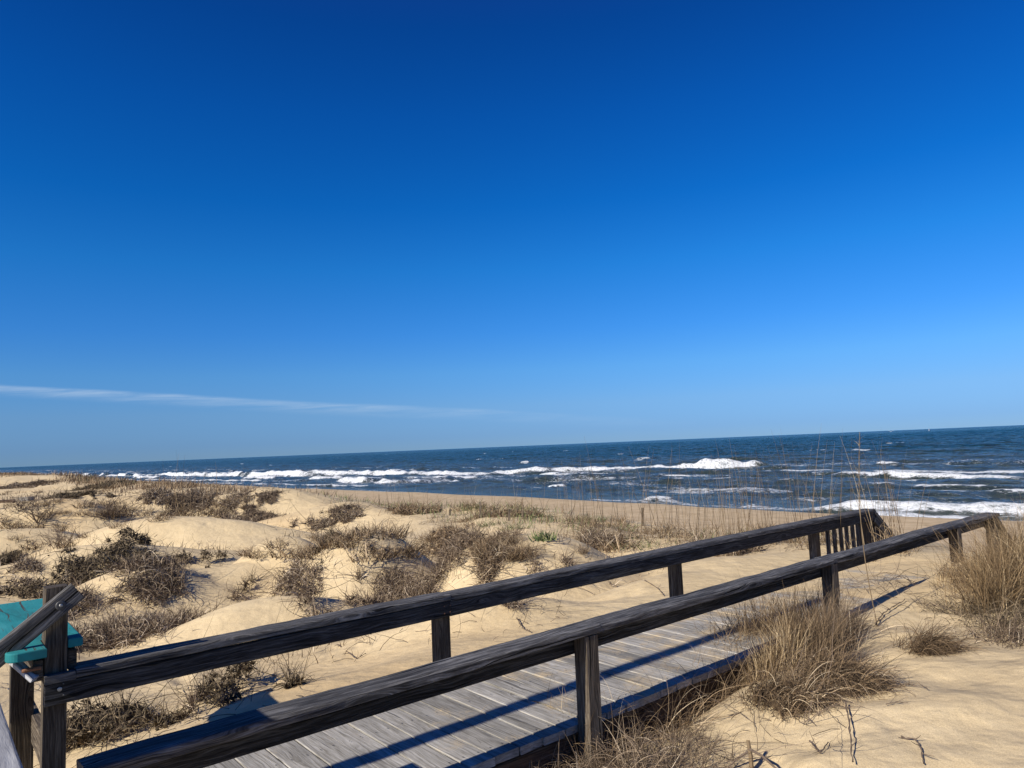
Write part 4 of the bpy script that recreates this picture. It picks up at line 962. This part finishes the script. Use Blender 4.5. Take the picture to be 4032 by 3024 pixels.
# tall lone oat stalk in front of both rails
P = pick(3455, 2468); g = np.random.default_rng(3)
top = px_ray(3385, 1700); k_ = (np.hypot(P[0], P[1])*.97)/np.hypot(top[0], top[1]); Tp = top*k_+np.array([0, 0, CZ])
pts = [P+(Tp-P)*s+RX*(-.05*math.sin(s*math.pi)) for s in np.linspace(0, 1, 16)]
lo = empty('sea_oat_stalk', P); tag(lo, 'single tall pale oat stalk rising in front of both railings near their ends', 'stalk')
st = build('stem', [tube_parts([p-P for p in pts], .0042, .0015)], M_oat, lo)
m = 60; i_ = g.uniform(.62, .97, m); bs = np.array([P+(Tp-P)*s+RX*(-.05*math.sin(s*math.pi)) for s in i_])-P
build('seed_head', [ribbons(bs, dirs(m, .35, rg=g), g.uniform(.02, .06, m), np.full(m, .003), 3, .3, .3, .1, rg=g)], M_oat, lo)
# bare twigs lying on the sand
def twig(pxs, r, label, name='twig', lift=.012, cat='twig', nodes=3):
    P = np.array([pick(*p)+ZV*lift for p in pxs]); n = len(P); s = np.linspace(0, n-1, (n-1)*6+1)
    pts = np.stack([np.interp(s, range(n), P[:, i]) for i in range(3)], 1); pts[1:-1] = (pts[:-2]+2*pts[1:-1]+pts[2:])/4
    g = np.random.default_rng(int(pxs[0][0])); pts += g.normal(size=pts.shape)*r*.5
    parts = [tube_parts(pts-P[0], r, r*.6, nodes=nodes)]
    for k in range(2, len(pts)-2, 4):
        a = pts[k]-P[0]; q = g.normal(size=3)*.02; q[2] = abs(q[2]); parts.append(tube_parts([a, a+q, a+q*1.7+ZV*.004], r*.6, r*.3))
    o = build(name, parts, M_twig); o.location = P[0]; tag(o, label, cat); return o
twig([(3550, 2913), (3605, 2925), (3628, 2960), (3640, 3023)], .0035, 'curved thorny vine shadow modelled as a twig on bare sand at the bottom right')  # dark tube in place of the cast shadow of an unseen vine
twig([(3485, 2735), (3520, 2712), (3560, 2704), (3640, 2714), (3652, 2722)], .0022, 'thin kinked twig lying right of the large tussock')
twig([(3240, 2785), (3330, 2800), (3400, 2790)], .002, 'fine twig below the combed grass mat')
twig([(3490, 2783), (3530, 2775), (3575, 2777)], .002, 'short fine twig on bare sand under the kinked twig')
twig([(3450, 2470), (3475, 2430), (3520, 2400), (3565, 2372)], .004, 'dark bent twig leaning beside the tall oat stalk', lift=.02)
twig([(3330, 2790), (3345, 2860), (3352, 2940), (3360, 3030)], .0035, 'pale straight reed lying across the sand at the bottom', lift=.03)
twig([(3190, 2930), (3215, 2960), (3230, 2980), (3262, 2935)], .003, 'forked dark twig on the sand at the bottom')
twig([(1330, 2545), (1380, 2580), (1400, 2600), (1440, 2580)], .004, 'small dry twig with dead leaves between the rails')
twig([(2035, 2442), (2060, 2480), (2090, 2495)], .004, 'knotted dry vine piece on the sand between the rails')
twig([(2540, 2290), (2590, 2320), (2615, 2350)], .004, 'thin dry vine left of the third far post')
# dead branch at the bottom
P = pick(2960, 3040); b0 = empty('dead_branch', P); tag(b0, 'pale forked dead branch sticking up at the bottom edge', 'branch')
tipR = px_ray(2945, 2915); dP = np.hypot(P[0], P[1]); Tp = tipR*(dP*1.01/np.hypot(tipR[0], tipR[1]))+np.array([0, 0, CZ])
e1_ = px_ray(3060, 3030); E1 = e1_*(dP*.97/np.hypot(e1_[0], e1_[1]))+np.array([0, 0, CZ]); e2_ = px_ray(2860, 3030); E2 = e2_*(dP*1.0/np.hypot(e2_[0], e2_[1]))+np.array([0, 0, CZ])
build('stem', [tube_parts([(P-ZV*.05)-P, (P+(Tp-P)*.5)-P+RX*.004, Tp-P], .0105, .009)], M_oat, b0)
J = P+(Tp-P)*.72
build('side_branch', [tube_parts([J-P, (J+E1)/2-P+ZV*.012, E1-P], .007, .0045)], M_twig, b0); build('side_branch', [tube_parts([J-P-ZV*.01, (J+E2)/2-P+ZV*.005, E2-P], .006, .004)], M_twig, b0)
# little green plant on the centre mound
clump(2135, 2128, 'green_plant', 'tiny green leafy plant alone on the centre sand mound', 'plant', lambda P: [ribbons(np.random.default_rng(4).normal(size=(90, 3))*[.07, .05, 0], dirs(90, .6, rg=np.random.default_rng(5)), np.full(90, .12), np.full(90, .016), 3, .3, .3, .2, rg=np.random.default_rng(6))], M_grn)

# ------------------------------------------------------------------ light, sky
EL = rad(32.0); sun_dir = -T*1.6-D*.08+ZV; sun_dir = sun_dir/np.linalg.norm(sun_dir); EL = math.asin(sun_dir[2])       # towards the sun
sd = bpy.data.lights.new('sun', 'SUN'); sd.energy = 5.0; sd.angle = rad(.53); sd.color = (1, .93, .82)
so = bpy.data.objects.new('sun', sd); COL.objects.link(so)
from mathutils import Vector, Matrix
so.rotation_euler = Vector(sun_dir).to_track_quat('Z', 'Y').to_euler()
w = bpy.data.worlds.new('World'); S.world = w; w.use_nodes = True; nt = w.node_tree
bg = nt.nodes['Background']; sky = nt.nodes.new('ShaderNodeTexSky'); sky.sky_type = 'NISHITA'; sky.sun_disc = False
sky.sun_elevation = EL; sky.sun_rotation = math.atan2(sun_dir[0], sun_dir[1])
sky.altitude = 0; sky.air_density = 1.0; sky.dust_density = 0; sky.ozone_density = 1.6
bg.inputs['Strength'].default_value = .115
tc = nt.nodes.new('ShaderNodeTexCoord'); sp = nt.nodes.new('ShaderNodeSeparateXYZ'); nt.links.new(tc.outputs['Generated'], sp.inputs[0])
air = ramp(nt, [(0.0, (0.137, 0.281, 0.6961)), (0.01686083995428705, (0.137, 0.281, 0.6961)), (0.05629071453436199, (0.1796, 0.3408, 0.6873)), (0.10646528821995391, (0.1672, 0.3977, 0.7513)), (0.1598108029152009, (0.1108, 0.3914, 0.8171)), (0.2465745882993822, (0.051, 0.3957, 0.8406)), (0.3290635441285928, (0.0181, 0.3412, 0.8189)), (0.4347204639362969, (0.0133, 0.2882, 0.773)), (0.526993847022379, (0.0124, 0.2334, 0.6766)), (0.66, (0.06, 0.17, 0.62)), (1.0, (0.16, 0.26, 0.6))])
nt.links.new(sp.outputs[2], air.inputs[0])
clear_sky = mixc(nt, 1.0, sky.outputs[0], air.outputs[0], 'MULTIPLY')
# faint cirrus streak low in the sky
yy = mth(nt, 'MAXIMUM', sp.outputs[1], .05); u_ = mth(nt, 'DIVIDE', sp.outputs[0], yy); v_ = mth(nt, 'DIVIDE', sp.outputs[2], yy)
cm = nt.nodes.new('ShaderNodeCombineXYZ'); nt.links.new(u_, cm.inputs[0]); nt.links.new(v_, cm.inputs[1])
cn = noise(nt, mapping(nt, cm.outputs[0], (9, 130, 1)), 1, 6, .68, .5); cn2 = noise(nt, mapping(nt, cm.outputs[0], (3, 10, 1)), 1, 2, .5)
line = mth(nt, 'MULTIPLY_ADD', u_, -.0945, .0455)
dv = mth(nt, 'SUBTRACT', v_, line); dv = mth(nt, 'ADD', dv, mth(nt, 'MULTIPLY_ADD', cn2.outputs[0], .012, -.006))
up_ = mrange(nt, dv, .0, .0055, 1, 0, True); lw = mrange(nt, dv, -.017, -.001, 0, 1, True)
ms = mth(nt, 'MULTIPLY', up_, lw); ms = mth(nt, 'MULTIPLY', ms, mrange(nt, cn.outputs[0], .28, .72)); ms = mth(nt, 'MULTIPLY', ms, mrange(nt, u_, .34, -.5, 0, 1, True))
ms = mth(nt, 'MULTIPLY', ms, mrange(nt, sp.outputs[1], .05, .2))
c_ = mixc(nt, mth(nt, 'MULTIPLY', ms, .42), clear_sky, (4.2, 5.0, 5.9))
nt.links.new(c_, bg.inputs['Color'])

# ------------------------------------------------------------------ camera
cd = bpy.data.cameras.new('camera'); co = bpy.data.objects.new('camera', cd); COL.objects.link(co); S.camera = co
cd.sensor_width = 36; cd.lens = F/CW*36; cd.clip_end = 100000; cd.clip_start = .05
BK = -FW
co.matrix_world = Matrix(((RR[0], UU[0], BK[0], 0), (RR[1], UU[1], BK[1], 0), (RR[2], UU[2], BK[2], CZ), (0, 0, 0, 1)))
S.view_settings.view_transform = 'Standard'; S.view_settings.look = 'None'; S.view_settings.exposure = .35; S.view_settings.gamma = 1
S.render.resolution_x = 1024; S.render.resolution_y = 768
